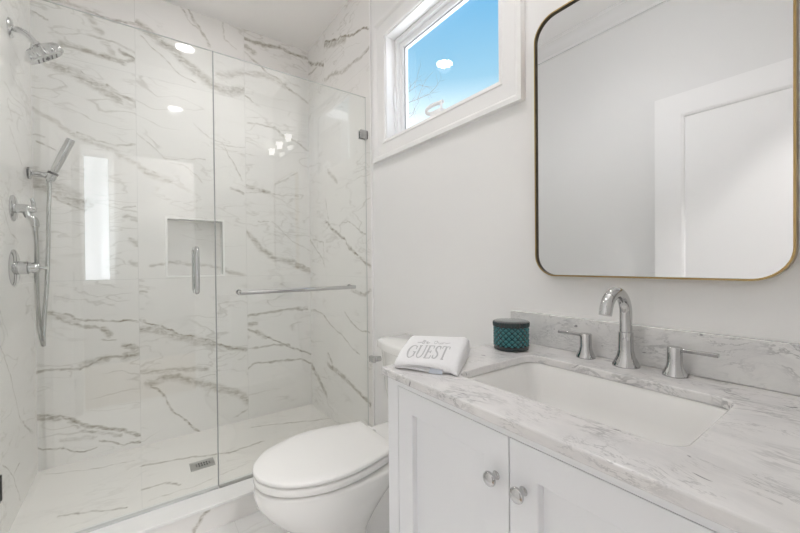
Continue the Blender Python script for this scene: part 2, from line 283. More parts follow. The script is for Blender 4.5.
M = dict(
    paint=mat('wall_paint', (0.835, 0.832, 0.825), 0.55, bump=(180, 0.08), spec=0.3),
    ceil=mat('ceiling_paint', (0.93, 0.92, 0.91), 0.7, spec=0.2, bump=(150, 0.05)),
    trim=mat('trim_paint', (0.85, 0.845, 0.84), 0.35, bump=(60, 0.02)),
    cab=mat('cabinet_lacquer', (0.81, 0.82, 0.84), 0.35, bump=(90, 0.02)),
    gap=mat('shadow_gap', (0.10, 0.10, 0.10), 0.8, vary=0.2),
    chrome=mat('polished_chrome', (0.58, 0.58, 0.58), 0.03, 1.0, vary=0.03),
    steel=mat('brushed_steel', (0.50, 0.50, 0.49), 0.28, 1.0, vary=0.1),
    dark=mat('dark_rubber', (0.03, 0.03, 0.03), 0.5, vary=0.2),
    brass=mat('aged_brass', (0.42, 0.30, 0.13), 0.30, 1.0, vary=0.12, vscale=20),
    brass_in=mat('dark_bronze', (0.06, 0.045, 0.025), 0.35, 0.6, vary=0.2),
    mirror=mat('silvered_mirror', (0.79, 0.795, 0.80), 0.0, 1.0, vary=0.005),
    china=mat('vitreous_china', (0.85, 0.845, 0.83), 0.07, coat=0.3, vary=0.02),
    seat=mat('seat_plastic', (0.86, 0.855, 0.84), 0.2, vary=0.02),
    quartz=mat('white_quartz', (0.85, 0.85, 0.84), 0.12, vary=0.05, vscale=14),
    grout=mat('grout', (0.66, 0.655, 0.64), 0.8, vary=0.1, vscale=60),
    vinyl=mat('window_vinyl', (0.92, 0.93, 0.94), 0.3, vary=0.02),
    jarglass=mat('teal_cut_glass', (0.030, 0.175, 0.19), 0.08, coat=0.6, vary=0.25, vscale=60),
    jargroove_shade=mat('teal_groove_shade', (0.004, 0.035, 0.042), 0.15, coat=0.3, vary=0.2),  # refraction darkening of the cut grooves, put into the colour
    jardark=mat('smoked_teal_glass', (0.008, 0.02, 0.024), 0.10, coat=0.5, vary=0.3),
    jarlid=mat('smoked_lid_glass', (0.022, 0.042, 0.046), 0.12, coat=0.5, vary=0.3, vscale=40),
    thread=mat('grey_embroidery', (0.52, 0.52, 0.53), 0.9, bump=(400, 0.3)),
    thread_pale=mat('pale_embroidery', (0.62, 0.62, 0.63), 0.9, bump=(400, 0.3)),
    tag=mat('care_tag_satin', (0.62, 0.66, 0.74), 0.5, vary=0.1),
    bark=mat('bare_bark', (0.16, 0.15, 0.15), 0.9, vary=0.3),
    hallpaint=mat('hall_greige_paint', (0.40, 0.39, 0.38), 0.6, bump=(150, 0.05)),
    hall=mat('hall_floor_oak', (0.42, 0.32, 0.22), 0.4, vary=0.25, vscale=3),
    pane=thin_glass('shower_glass', (0.985, 0.995, 0.99), 1.0, 1.6),
    wpane=thin_glass('window_glass', (0.99, 0.99, 0.99), 1.0, 1.5),
    edge=mat('glass_edge', (0.62, 0.645, 0.63), 0.15, vary=0.1),
    seal=mat('clear_seal', (0.62, 0.63, 0.62), 0.25, vary=0.1),
    doorpaint=mat('door_enamel', (0.92, 0.915, 0.91), 0.35, bump=(60, 0.02)),
    pencil=mat('white_pencil_trim', (0.97, 0.965, 0.95), 0.2, vary=0.01),
    sealgrey=mat('grey_edge_seal', (0.33, 0.34, 0.34), 0.3, vary=0.1),
    gasket=mat('window_gasket', (0.30, 0.31, 0.33), 0.6, vary=0.1),
    carrara=carrara('carrara_top', 0.0, k=1.1),
    carrara_b=carrara('carrara_backsplash', 3.3, (0.76, 0.755, 0.745), 0.15, 1.1, True),
    towel=mat('white_terry', (0.88, 0.88, 0.89), 0.95, spec=0.1, bump=(500, 0.9, 0.002), vary=0.06, vscale=150),
)

# ------------------------------------------------------------------ mesh helpers
def add_box(bm, lo, hi, mi=0):
    x0, y0, z0 = lo
    x1, y1, z1 = hi
    vs = [bm.verts.new(c) for c in ((x0,y0,z0),(x1,y0,z0),(x1,y1,z0),(x0,y1,z0),(x0,y0,z1),(x1,y0,z1),(x1,y1,z1),(x0,y1,z1))]
    for f in ((0,3,2,1),(4,5,6,7),(0,1,5,4),(1,2,6,5),(2,3,7,6),(3,0,4,7)):
        bm.faces.new([vs[i] for i in f]).material_index = mi
    return vs

def frame_axes(d):
    d = Vector(d).normalized()
    a = Vector((0, 0, 1)) if abs(d.z) < 0.9 else Vector((1, 0, 0))
    u = d.cross(a).normalized()
    return u, u.cross(d).normalized()

def add_loft(bm, rings, cap0=True, cap1=True, mi=0, closed=True):
    R = [[bm.verts.new(p) for p in r] for r in rings]
    n = len(R[0])
    for a, b in zip(R, R[1:]):
        for i in range(n if closed else n-1):
            j = (i+1) % n
            bm.faces.new((a[i], a[j], b[j], b[i])).material_index = mi
    if cap0:
        bm.faces.new(R[0][::-1]).material_index = mi
    if cap1:
        bm.faces.new(R[-1]).material_index = mi
    return R

def add_lathe(bm, o, axis, prof, n=32, mi=0, cap0=True, cap1=True):
    """prof: list of (radius, distance along axis)"""
    o, ax = Vector(o), Vector(axis).normalized()
    u, v = frame_axes(ax)
    rings = [[o + ax*h + (u*math.cos(2*PI*i/n) + v*math.sin(2*PI*i/n))*max(r, 1e-5) for i in range(n)] for r, h in prof]
    return add_loft(bm, rings, cap0, cap1, mi)

def smooth_path(pts, sub=6):
    pts = [Vector(p) for p in pts]
    out = []
    for i in range(len(pts)-1):
        p0, p1, p2, p3 = pts[max(i-1, 0)], pts[i], pts[i+1], pts[min(i+2, len(pts)-1)]
        for k in range(sub):
            t = k/sub
            out.append(0.5*((2*p1) + (p2-p0)*t + (2*p0-5*p1+4*p2-p3)*t*t + (3*p1-p0-3*p2+p3)*t**3))
    out.append(pts[-1])
    return out

def add_tube(bm, pts, r, n=14, mi=0, caps=True):
    pts = [Vector(p) for p in pts]
    rad = r if isinstance(r, (list, tuple)) else [r]*len(pts)
    tang = [(pts[min(i+1, len(pts)-1)] - pts[max(i-1, 0)]).normalized() for i in range(len(pts))]
    u, v = frame_axes(tang[0])
    rings = []
    for i, p in enumerate(pts):
        u = (u - tang[i]*u.dot(tang[i])).normalized()
        v = tang[i].cross(u)
        rings.append([p + (u*math.cos(2*PI*k/n) + v*math.sin(2*PI*k/n))*rad[i] for k in range(n)])
    add_loft(bm, rings, caps, caps, mi)

def round_rect(w, h, r, n=6):
    out = []
    for cx, cy, a0 in ((w/2-r, h/2-r, 0), (-w/2+r, h/2-r, PI/2), (-w/2+r, -h/2+r, PI), (w/2-r, -h/2+r, 1.5*PI)):
        for k in range(n+1):
            a = a0 + PI/2*k/n
            out.append((cx + r*math.cos(a), cy + r*math.sin(a)))
    return out

def obj(name, bm, mats, parent=None, smooth=True, bevel=0, seg=2, sub=0, angle=40):
    bmesh.ops.recalc_face_normals(bm, faces=bm.faces)
    me = bpy.data.meshes.new(name)
    bm.to_mesh(me)
    bm.free()
    if not isinstance(mats, (list, tuple)):
        mats = [mats]
    for m in mats:
        me.materials.append(m)
    o = bpy.data.objects.new(name, me)
    COL.objects.link(o)
    if smooth:
        me.polygons.foreach_set('use_smooth', [True]*len(me.polygons))
        try:
            me.set_sharp_from_angle(angle=math.radians(angle))
        except Exception:
            pass
    if bevel:
        b = o.modifiers.new('bevel', 'BEVEL')
        b.width, b.segments, b.limit_method, b.angle_limit = bevel, seg, 'ANGLE', math.radians(35)
        b.harden_normals = False
    if sub:
        s = o.modifiers.new('subsurf', 'SUBSURF')
        s.levels = s.render_levels = sub
    if parent is not None:
        o.parent = parent
        o.matrix_parent_inverse = Matrix.Translation(parent.location).inverted() if parent.type == 'EMPTY' else Matrix()
    return o

def thing(name, label, cat, loc=(0, 0, 0), group=None):
    o = bpy.data.objects.new(name, None)
    COL.objects.link(o)
    o.location = loc
    o.empty_display_size = 0.05
    return tag(o, label, cat, group)

def tag(o, label, cat, group=None):
    o['label'] = label
    o['category'] = cat
    if group:
        o['group'] = group
    return o

def struct(o, label=None, cat=None):
    o['kind'] = 'structure'
    if label:
        o['label'] = label
    if cat:
        o['category'] = cat
    return o

def B(lo, hi):
    bm = bmesh.new()
    add_box(bm, lo, hi)
    return bm

# ------------------------------------------------------------------ the room shell
XL, XR, YB, YF, ZC = -0.45, 1.10, 2.706, 0.015, 2.80      # left wall, right wall, shower back wall, doorway wall, ceiling
XT = 1.094                                                # face of the tile on the right wall
YT = 1.786                                                # where the shower tile ends
YG = 1.825                                                # glass plane
WY0, WY1, WZ0, WZ1 = 0.862, 1.63, 1.80, 2.37              # window opening

def row(segs, r):
    return [q for q in segs if (0 if (q[1]+q[3])/2 < 1.055 else 1 if (q[1]+q[3])/2 < 2.295 else 2) == r]
mA = [marble_tile('tile_back_left_%d' % r, 'XZ', row(VEINS['A'], r), 1.0+r*0.37) for r in range(3)]
mB = [marble_tile('tile_back_middle_%d' % r, 'XZ', row(VEINS['B'], r), 2.0+r*0.37) for r in range(3)]
mC = [marble_tile('tile_back_right_%d' % r, 'XZ', row(VEINS['C'], r), 3.0+r*0.37) for r in range(3)]
mD = marble_tile('tile_right_narrow', 'YZ', VEINS['D'], 4.0)
mE = marble_tile('tile_right_wide', 'YZ', VEINS['E'], 5.0)
mL = marble_tile('tile_left', 'YZ', VEINS['L'], 6.0)
mS = marble_tile('tile_shower_floor', 'XY', VEINS['S'], 7.0, 0.25, (0.86, 0.84, 0.81), fine=0.5)
mK = marble_tile('tile_curb', 'XZ', VEINS['K'], 8.0, 0.12)
mF = marble_tile('tile_floor', 'XY', [], 9.0, 0.15, (0.80, 0.795, 0.785), fine=0.45)

def tiled(bm, us, vs, place, mat_of, hole=None, g=0.0008):
    """Grid of tile faces with grout strips at the listed joints; us / vs are (coordinate, is_joint)."""
    def cuts(L):
        out = []
        for c, j in L:
            out += [c-g, c+g] if j else [c]
        return out
    U, V = cuts(us), cuts(vs)
    ju = {round(c-g, 6) for c, j in us if j}
    jv = {round(c-g, 6) for c, j in vs if j}
    for a, b in zip(U, U[1:]):
        for c, d in zip(V, V[1:]):
            um, vm = (a+b)/2, (c+d)/2
            if hole and hole[0] < um < hole[1] and hole[2] < vm < hole[3]:
                continue
            gr = round(a, 6) in ju or round(c, 6) in jv
            f = bm.faces.new([bm.verts.new(place(*q)) for q in ((a, c), (b, c), (b, d), (a, d))])
            f.material_index = 0 if gr else mat_of(um, vm)

NX0, NX1, NZ0, NZ1, ND = 0.152, 0.468, 1.072, 1.432, 0.09     # niche opening
bm = bmesh.new()
tiled(bm, [(XL, 0), (0.0, 1), (NX0, 0), (NX1, 0), (0.622, 1), (XR+0.01, 0)], [(0.0, 0), (1.055, 1), (NZ0, 0), (NZ1, 0), (2.295, 1), (ZC, 0)],
      lambda u, v: (u, YB, v), lambda u, v: 1 + 3*(0 if u < 0 else (1 if u < 0.622 else 2)) + (0 if v < 1.055 else 1 if v < 2.295 else 2), (NX0, NX1, NZ0, NZ1))
q = [(NX0, NZ0), (NX1, NZ0), (NX1, NZ1), (NX0, NZ1)]
r0 = [bm.verts.new((x, YB, z)) for x, z in q]
r1 = [bm.verts.new((x, YB+ND, z)) for x, z in q]
for i in range(4):
    bm.faces.new((r0[i], r0[(i+1) % 4], r1[(i+1) % 4], r1[i])).material_index = 5
bm.faces.new(r1).material_index = 5
add_box(bm, (XL-0.12, YB+ND+0.01, 0), (XR+0.15, YB+ND+0.10, ZC), 10)
wall_back = struct(obj('wall_back', bm, [M['grout'], *mA, *mB, *mC, M['paint']], smooth=False))

bm = bmesh.new()
fwid = 0.013
for lo, hi in (((NX0-fwid, NZ0-fwid), (NX1+fwid, NZ0)), ((NX0-fwid, NZ1), (NX1+fwid, NZ1+fwid)), ((NX0-fwid, NZ0), (NX0, NZ1)), ((NX1, NZ0), (NX1+fwid, NZ1))):
    add_box(bm, (lo[0], YB-0.003, lo[1]), (hi[0], YB+0.02, hi[1]))
struct(obj('trim_1', bm, M['pencil'], bevel=0.001), 'white pencil frame around the niche in the shower back wall', 'trim')

# right wall: painted, with the window opening, tiled inside the shower
bm = bmesh.new()
T = 0.125
yl, yh = -0.105, YB+0.1
add_box(bm, (XR, yl, 0), (XR+T, yh, WZ0))
add_box(bm, (XR, yl, WZ1), (XR+T, yh, ZC))
add_box(bm, (XR, yl, WZ0), (XR+T, WY0, WZ1))
add_box(bm, (XR, WY1, WZ0), (XR+T, yh, WZ1))
tiled(bm, [(YT, 0), (2.415, 1), (YB, 0)], [(0.0, 0), (1.055, 1), (2.295, 1), (ZC, 0)], lambda u, v: (XT, u, v), lambda u, v: 2 if u < 2.415 else 1)
for f in bm.faces[-9:]:
    pass
wall_right = struct(obj('wall_right', bm, [M['paint'], mD, mE, M['grout']], smooth=False))
# (tile faces use slot 1/2, grout slot 3)
for p in wall_right.data.polygons:
    xs = [wall_right.data.vertices[v].co.x for v in p.vertices]
    if max(xs) < XR-0.001:
        if p.material_index == 0:
            p.material_index = 3
bm = B((XT-0.002, YT-0.010, 0.112), (XR+0.002, YT, ZC))
struct(obj('trim_2', bm, M['trim'], bevel=0.001), 'white edge strip where the shower tile meets the painted wall', 'trim')

# left wall
bm = bmesh.new()
add_box(bm, (XL-0.12, -0.105, 0), (XL-0.004, YB+0.1, ZC))
tiled(bm, [(YT, 0), (2.09, 1), (YB, 0)], [(0.0, 0), (1.055, 1), (2.295, 1), (ZC, 0)], lambda u, v: (XL, u, v), lambda u, v: 1)
wl = struct(obj('wall_left', bm, [M['paint'], mL, M['grout']], smooth=False))
for p in wl.data.polygons:
    xs = [wl.data.vertices[v].co.x for v in p.vertices]
    if min(xs) > XL-0.001 and p.material_index == 0:
        p.material_index = 2
# doorway wall behind the vanity (the camera looks in through its opening)
bm = bmesh.new()
DX0, DX1, DZ = -0.37, 0.43, 2.08
add_box(bm, (XL-0.12, -0.105, 0), (DX0, YF, ZC))
add_box(bm, (DX1, -0.105, 0), (XR+T, YF, ZC))
add_box(bm, (DX0, -0.105, DZ), (DX1, YF, ZC))
struct(obj('wall_front', bm, M['paint'], smooth=False))
# hall behind the doorway
HX0, HX1, HY = -1.0, 1.9, -1.7
bm = bmesh.new()
hw = (-0.49, -0.27, 0.98, 2.40)
add_box(bm, (HX0-0.1, HY-0.1, 0), (hw[0], HY, ZC))
add_box(bm, (hw[1], HY-0.1, 0), (HX1+0.1, HY, ZC))
add_box(bm, (hw[0], HY-0.1, 0), (hw[1], HY, hw[2]))
add_box(bm, (hw[0], HY-0.1, hw[3]), (hw[1], HY, ZC))
struct(obj('wall_hall_rear', bm, M['hallpaint'], smooth=False))
struct(obj('wall_hall_left', B((HX0-0.1, HY, 0), (HX0, -0.105, ZC)), M['hallpaint'], smooth=False))
struct(obj('wall_hall_right', B((HX1, HY, 0), (HX1+0.1, -0.105, ZC)), M['hallpaint'], smooth=False))
bm = bmesh.new()
add_box(bm, (hw[0]-0.05, HY-0.012, hw[2]-0.05), (hw[0], HY+0.02, hw[3]+0.05))
add_box(bm, (hw[1], HY-0.012, hw[2]-0.05), (hw[1]+0.05, HY+0.02, hw[3]+0.05))
add_box(bm, (hw[0], HY-0.012, hw[3]), (hw[1], HY+0.02, hw[3]+0.05))
add_box(bm, (hw[0], HY-0.012, hw[2]-0.05), (hw[1], HY+0.02, hw[2]))
w2 = struct(obj('window_2', bm, M['trim'], bevel=0.003))
obj('pane', B((hw[0], HY-0.07, hw[2]), (hw[1], HY-0.065, hw[3])), M['wpane'], w2)

# floor (tiles with grout joints), shower floor, hall floor
bm = bmesh.new()
tiled(bm, [(XL, 0), (-0.28, 1), (0.33, 1), (0.94, 1), (XR, 0)], [(-0.105, 0), (0.30, 1), (0.91, 1), (1.52, 1), (YB, 0)], lambda u, v: (u, v, 0.0), lambda u, v: 1, g=0.001)
add_box(bm, (XL-0.12, -0.105, -0.1), (XR+T, YB+0.1, -0.002), 0)
struct(obj('floor', bm, [M['grout'], mF], smooth=False))
struct(obj('floor_hall', B((HX0-0.1, HY-0.1, -0.1), (HX1+0.1, -0.105, 0)), M['hall'], smooth=False))
bm = bmesh.new()
tiled(bm, [(XL, 0), (0.0, 1), (0.622, 1), (XR, 0)], [(1.845, 0), (YB, 0)], lambda u, v: (u, v, 0.035), lambda u, v: 1)
add_box(bm, (XL, 1.845, 0.0), (XR, YB, 0.0335), 0)
struct(obj('floor_shower', bm, [M['grout'], mS], smooth=False))
# ceiling
struct(obj('ceiling', B((XL-0.12, -0.105, ZC), (XR+T, YB+0.2, ZC+0.1)), M['ceil'], smooth=False))
struct(obj('ceiling_hall', B((HX0-0.1, HY-0.1, ZC), (HX1+0.1, -0.106, ZC+0.1)), M['ceil'], smooth=False))
# curb
bm = bmesh.new()
add_box(bm, (XL, 1.722, 0.0), (XT, 1.845, 0.098), 1)
curb = struct(obj('shower_curb', bm, [M['quartz'], mK], smooth=False), 'marble clad curb under the shower glass', 'curb')
obj('cap', B((XL, 1.708, 0.098), (XT, 1.866, 0.112)), M['quartz'], curb, bevel=0.002)

# crown on the left wall and doorway wall, baseboards
def extrude_prof(prof, place, a, b):
    bm = bmesh.new()
    add_loft(bm, [[place(p, q, a) for p, q in prof], [place(p, q, b) for p, q in prof]])
    return bm
crown = [(0, 0), (0.018, 0), (0.022, 0.014), (0.034, 0.026), (0.05, 0.05), (0.066, 0.072), (0.080, 0.08), (0.084, 0.094), (0, 0.094)]
struct(obj('trim_3', extrude_prof(crown, lambda p, q, t: (XL-0.004+p, t, ZC-0.094+q), YF, YT-0.01), M['trim'], angle=25), 'white crown moulding along the left wall', 'moulding')
base = [(0, 0), (0.014, 0), (0.014, 0.10), (0.009, 0.118), (0, 0.125)]
struct(obj('baseboard_right', extrude_prof(base, lambda p, q, t: (XR-p, t, q), 0.82, 1.708), M['trim'], angle=25))
struct(obj('baseboard_left', extrude_prof(base, lambda p, q, t: (XL-0.004+p, t, q), YF, 1.708), M['trim'], angle=25))

# ------------------------------------------------------------------ window over the toilet
def frame_yz(bm, x0, x1, y0, y1, z0, z1, w):
    add_box(bm, (x0, y0, z0), (x1, y0+w, z1))
    add_box(bm, (x0, y1-w, z0), (x1, y1, z1))
    add_box(bm, (x0, y0+w, z0), (x1, y1-w, z0+w))
    add_box(bm, (x0, y0+w, z1-w), (x1, y1-w, z1))
def casing_ring(bm, prof, y0, y1, z0, z1):
    """Mitred casing: prof is (distance outward from the opening, proud of wall)"""
    rings = []
    for (sy, sz, cy, cz) in ((-1, -1, y0, z0), (1, -1, y1, z0), (1, 1, y1, z1), (-1, 1, y0, z1)):
        rings.append([(XR-p, cy+sy*d, cz+sz*d) for d, p in prof])
    add_loft(bm, rings+[rings[0]], False, False)
bm = bmesh.new()
prof = [(-0.004, 0.0), (-0.004, 0.012), (0.010, 0.016), (0.014, 0.012), (0.070, 0.012), (0.076, 0.020), (0.082, 0.024), (0.100, 0.024), (0.100, 0.0)]
casing_ring(bm, prof, WY0, WY1, WZ0, WZ1)
win = struct(obj('window_1', bm, M['trim'], angle=25))
bm = bmesh.new()
frame_yz(bm, XR-0.004, XR+0.106, WY0, WY1, WZ0, WZ1, 0.010)
obj('jamb', bm, M['trim'], win, smooth=False)
bm = bmesh.new()
frame_yz(bm, XR+0.055, XR+0.106, WY0+0.010, WY1-0.010, WZ0+0.010, WZ1-0.010, 0.022)
obj('stop_frame', bm, M['vinyl'], win, bevel=0.002)
bm = bmesh.new()
frame_yz(bm, XR+0.075, XR+0.106, WY0+0.020, WY1-0.026, WZ0+0.022, WZ1-0.030, 0.032)
frame_yz(bm, XR+0.085, XR+0.104, WY0+0.040, WY1-0.052, WZ0+0.042, WZ1-0.056, 0.012)
obj('sash', bm, M['vinyl'], win, bevel=0.002)
bm = bmesh.new()
frame_yz(bm, XR+0.083, XR+0.0945, WY0+0.050, WY1-0.060, WZ0+0.050, WZ1-0.064, 0.003)
obj('glazing_gasket', bm, M['gasket'], win)
obj('pane', B((XR+0.095, WY0+0.05, WZ0+0.05), (XR+0.10, WY1-0.05, WZ1-0.05)), M['wpane'], win, smooth=False)
bm = bmesh.new()
yk = 1.245
add_box(bm, (XR-0.002, yk-0.05, WZ0+0.010), (XR+0.05, yk+0.02, WZ0+0.030))
add_tube(bm, smooth_path([(XR+0.01, yk+0.015, WZ0+0.028), (XR+0.006, yk+0.045, WZ0+0.034), (XR+0.004, yk+0.05, WZ0+0.052), (XR+0.006, yk+0.02, WZ0+0.062), (XR+0.008, yk-0.055, WZ0+0.056)]), 0.009, 10)
add_tube(bm, [(XR+0.008, yk-0.045, WZ0+0.056), (XR+0.008, yk-0.045, WZ0+0.030)], 0.006, 10)
obj('crank_handle', bm, M['vinyl'], win)
bm = bmesh.new()
add_box(bm, (XR+0.045, WY1-0.016, WZ0+0.05), (XR+0.056, WY1-0.010, WZ0+0.30))
add_tube(bm, [(XR+0.05, WY1-0.02, WZ0+0.16), (XR+0.03, WY1-0.035, WZ0+0.20), (XR+0.028, WY1-0.04, WZ0+0.24)], 0.006, 10)
obj('sash_lock', bm, M['vinyl'], win)

# ------------------------------------------------------------------ door slab standing open against the left wall (seen in the mirror)
dx0, dx1, dy0, dy1, dz1 = -0.432, -0.397, 0.05, 0.864, 2.105
bm = bmesh.new()
st, dp = 0.132, 0.012
def panel_face(bm, x, sgn, y0, y1, z0, z1, pan):
    pass
for (a, b, c, d) in ((dy0, dy0+st, 0.012, dz1), (dy1-st, dy1, 0.012, dz1), (dy0+st, dy1-st, dz1-0.125, dz1), (dy0+st, dy1-st, 0.012, 0.25), (dy0+st, dy1-st, 0.86, 1.0)):
    add_box(bm, (dx0, a, c), (dx1, b, d))
door = struct(obj('door_1', bm, M['doorpaint'], smooth=False))
for (z0, z1) in ((0.25, 0.86), (1.0, dz1-0.125)):
    bm = bmesh.new()
    y0, y1 = dy0+st, dy1-st
    rings = []
    for ins, x in ((0, dx1-0.001), (0.010, dx1-0.004), (0.016, dx1-0.012), (0.06, dx1-0.012)):
        rings.append([(x, y0+ins, z0+ins), (x, y1-ins, z0+ins), (x, y1-ins, z1-ins), (x, y0+ins, z1-ins)])
    add_loft(bm, rings, False, True)
    obj('panel', bm, M['doorpaint'], door, smooth=False)
bm = bmesh.new()
add_lathe(bm, (dx1, dy1-0.065, 0.95), (1, 0, 0), [(0.032, 0), (0.032, 0.005), (0.012, 0.008), (0.012, 0.035), (0.024, 0.042), (0.027, 0.055), (0.02, 0.066), (0.0, 0.068)])
obj('door_knob', bm, M['chrome'], door)
for z in (0.25, 1.05, 1.85):
    bm = bmesh.new()
    add_lathe(bm, (dx1+0.004, dy0-0.004, z-0.045), (0, 0, 1), [(0.006, 0), (0.006, 0.09)], 12)
    obj('hinge', bm, M['steel'], door)
# door jamb lining
bm = bmesh.new()
for a, b in ((DX0, DX0+0.016), (DX1-0.016, DX1)):
    add_box(bm, (a, -0.115, 0), (b, YF+0.004, DZ))
add_box(bm, (DX0, -0.115, DZ-0.016), (DX1, YF+0.004, DZ))
struct(obj('trim_4', bm, M['trim'], smooth=False), 'white jamb lining of the doorway', 'trim')

# ------------------------------------------------------------------ shower glass
def pane_obj(x0, x1, z0, z1, parent):
    bm = bmesh.new()
    add_box(bm, (x0, YG, z0), (x1, YG+0.009, z1))
    bm.faces.ensure_lookup_table()
    for f in bm.faces:
        c = f.calc_center_median()
        f.material_index = 0 if abs(c.y-YG) < 1e-4 or abs(c.y-YG-0.009) < 1e-4 else 1
    return obj('glass_pane', bm, [M['pane'], M['edge']], parent, smooth=False)

ZG = 2.108
gd = thing('glass_shower_door', 'clear glass shower door with a short chrome pull, left of the fixed pane', 'shower door', (-0.08, YG, 0.112))
pane_obj(-0.437, 0.2835, 0.120, ZG, gd)
def pull(bm, x, y, zb, zt, r):
    k = 1 if y > YG else -1
    s = YG if k < 0 else YG+0.009
    add_tube(bm, smooth_path([(x, s, zb+0.02), (x, y-k*0.012, zb+0.018), (x, y, zb+0.032), (x, y, zb+0.06), (x, y, zt-0.06), (x, y, zt-0.032), (x, y-k*0.012, zt-0.018), (x, s, zt-0.02)], 6), r, 14)
bm = bmesh.new()
pull(bm, 0.205, YG-0.052, 1.000, 1.226, 0.0095)
obj('outer_pull', bm, M['chrome'], gd)
bm = bmesh.new()
pull(bm, 0.205, YG+0.052, 1.000, 1.226, 0.0095)
obj('inner_pull', bm, M['chrome'], gd)
for z in (0.362, 1.87):
    bm = bmesh.new()
    add_box(bm, (-0.449, YG-0.012, z-0.045), (-0.3965, YG-0.0005, z+0.045))
    add_box(bm, (-0.449, YG+0.0095, z-0.045), (-0.3965, YG+0.021, z+0.045))
    add_box(bm, (-0.450, YG-0.022, z-0.045), (-0.441, YG+0.03, z+0.045))
    obj('hinge', bm, M['dark'], gd, bevel=0.002)
obj('edge_seal', B((0.2838, YG-0.002, 0.121), (0.2872, YG+0.011, ZG)), M['sealgrey'], gd, smooth=False)
obj('bottom_sweep', B((-0.437, YG-0.003, 0.1125), (0.2835, YG+0.012, 0.121)), M['seal'], gd, smooth=False)
gf = thing('glass_shower_panel', 'fixed clear glass panel carrying a horizontal chrome towel bar', 'glass panel', (0.69, YG, 0.112))
pane_obj(0.2875, 1.087, 0.116, ZG, gf)
bm = bmesh.new()
yb, xb0, xb1, zb = YG-0.05, 0.365, 0.992, 1.006
add_tube(bm, smooth_path([(xb0+0.02, YG, zb), (xb0+0.018, yb+0.012, zb), (xb0+0.03, yb, zb), (xb0+0.06, yb, zb), (xb1-0.06, yb, zb), (xb1-0.03, yb, zb), (xb1-0.018, yb+0.012, zb), (xb1-0.02, YG, zb)], 6), 0.0095, 14)
obj('towel_bar', bm, M['chrome'], gf)
for xx in (xb0+0.02, xb1-0.02):
    bm = bmesh.new()
    add_lathe(bm, (xx, YG+0.009, zb), (0, 1, 0), [(0.013, 0), (0.013, 0.008), (0.010, 0.011)], 20)
    obj('bar_washer', bm, M['chrome'], gf)
bm = bmesh.new()
zc = 1.887
add_box(bm, (1.046, YG-0.012, zc-0.024), (1.0935, YG-0.0005, zc+0.024))
add_box(bm, (1.046, YG+0.0095, zc-0.024), (1.0935, YG+0.021, zc+0.024))
add_box(bm, (1.088, YG-0.012, zc-0.024), (1.0935, YG+0.021, zc+0.024))
obj('wall_clamp', bm, M['chrome'], gf, bevel=0.0015)
obj('floor_channel', B((0.2875, YG-0.006, 0.1125), (1.09, YG+0.015, 0.1175)), M['steel'], gf, smooth=False)

# drain
dr = thing('shower_drain', 'small rectangular steel drain grate set in the shower floor', 'drain', (0.272, 2.243, 0.036))
obj('plate', B((0.213, 2.203, 0.0352), (0.331, 2.295, 0.039)), M['steel'], dr, bevel=0.001)
bm = bmesh.new()
for r in range(2):
    for i in range(6):
        for k in range(2):
            x = 0.240 + i*0.0125
            y = 2.230 + r*0.024 + (k*0.008)
            if (i in (0, 5)) and (r*2+k) in (0, 3):
                continue
            add_box(bm, (x, y-0.0025 if k else y-0.004, 0.0389), (x+0.007, y+0.0045, 0.0396))
obj('slots', bm, M['dark'], dr, smooth=False)

# ------------------------------------------------------------------ shower fittings on the left wall
FY = 2.31
sh = thing('wall_shower', 'wide ribbed chrome shower head on a bent arm, high on the left wall', 'shower head', (XL, FY, 2.195))
bm = bmesh.new()
add_lathe(bm, (XL, FY, 2.195), (1, 0, 0), [(0.042, 0), (0.042, 0.003), (0.036, 0.010), (0.020, 0.014), (0.012, 0.015)], 28)
obj('wall_flange', bm, M['chrome'], sh)
bm = bmesh.new()
add_tube(bm, smooth_path([(XL+0.004, FY, 2.195), (XL+0.03, FY, 2.196), (XL+0.055, FY, 2.186), (XL+0.074, FY, 2.165), (XL+0.084, FY, 2.146)], 6), 0.0125, 14)
obj('arm', bm, M['chrome'], sh)
hc = Vector((XL+0.082, FY, 2.154))
ax = Vector((0.60, 0.16, -0.78)).normalized()
pv = Vector((0.80, 0, 0.60))
pv = (pv - ax*pv.dot(ax)).normalized()
pu = ax.cross(pv)
def lobed(k, t, s):
    out = []
    n = 96
    for i in range(n):
        a = 2*PI*i/n
        # rounded oblong with ribs
        ca, sa = math.cos(a), math.sin(a)
        rr = (abs(ca/0.062)**3.2 + abs(sa/0.046)**3.2)**(-1/3.2)
        rr *= 1.16*(1 + k*0.085*math.cos(12*a))
        out.append(hc + ax*t + (pv*ca + pu*sa)*rr*s)
    return out
bm = bmesh.new()
add_loft(bm, [lobed(0, -0.004, 0.22), lobed(0, 0.006, 0.24), lobed(0.3, 0.012, 0.45), lobed(1, 0.022, 0.80), lobed(1.2, 0.034, 0.96), lobed(1, 0.052, 1.0), lobed(0.6, 0.060, 0.98), lobed(0, 0.062, 0.90)])
obj('spray_body', bm, M['chrome'], sh)
bm = bmesh.new()
add_loft(bm, [lobed(0, 0.0621, 0.84), lobed(0, 0.0645, 0.80)])
fcp = obj('spray_face', bm, M['seal'], sh)
bm = bmesh.new()
for i in range(-2, 3):
    for j in range(-1, 2):
        c = hc + ax*0.0645 + pv*(i*0.019) + pu*(j*0.020)
        add_lathe(bm, c, ax, [(0.004, 0), (0.003, 0.003)], 8)
add_lathe(bm, hc+ax*0.0645, ax, [(0.009, 0), (0.008, 0.004)], 16)
obj('nozzles', bm, M['dark'], sh)

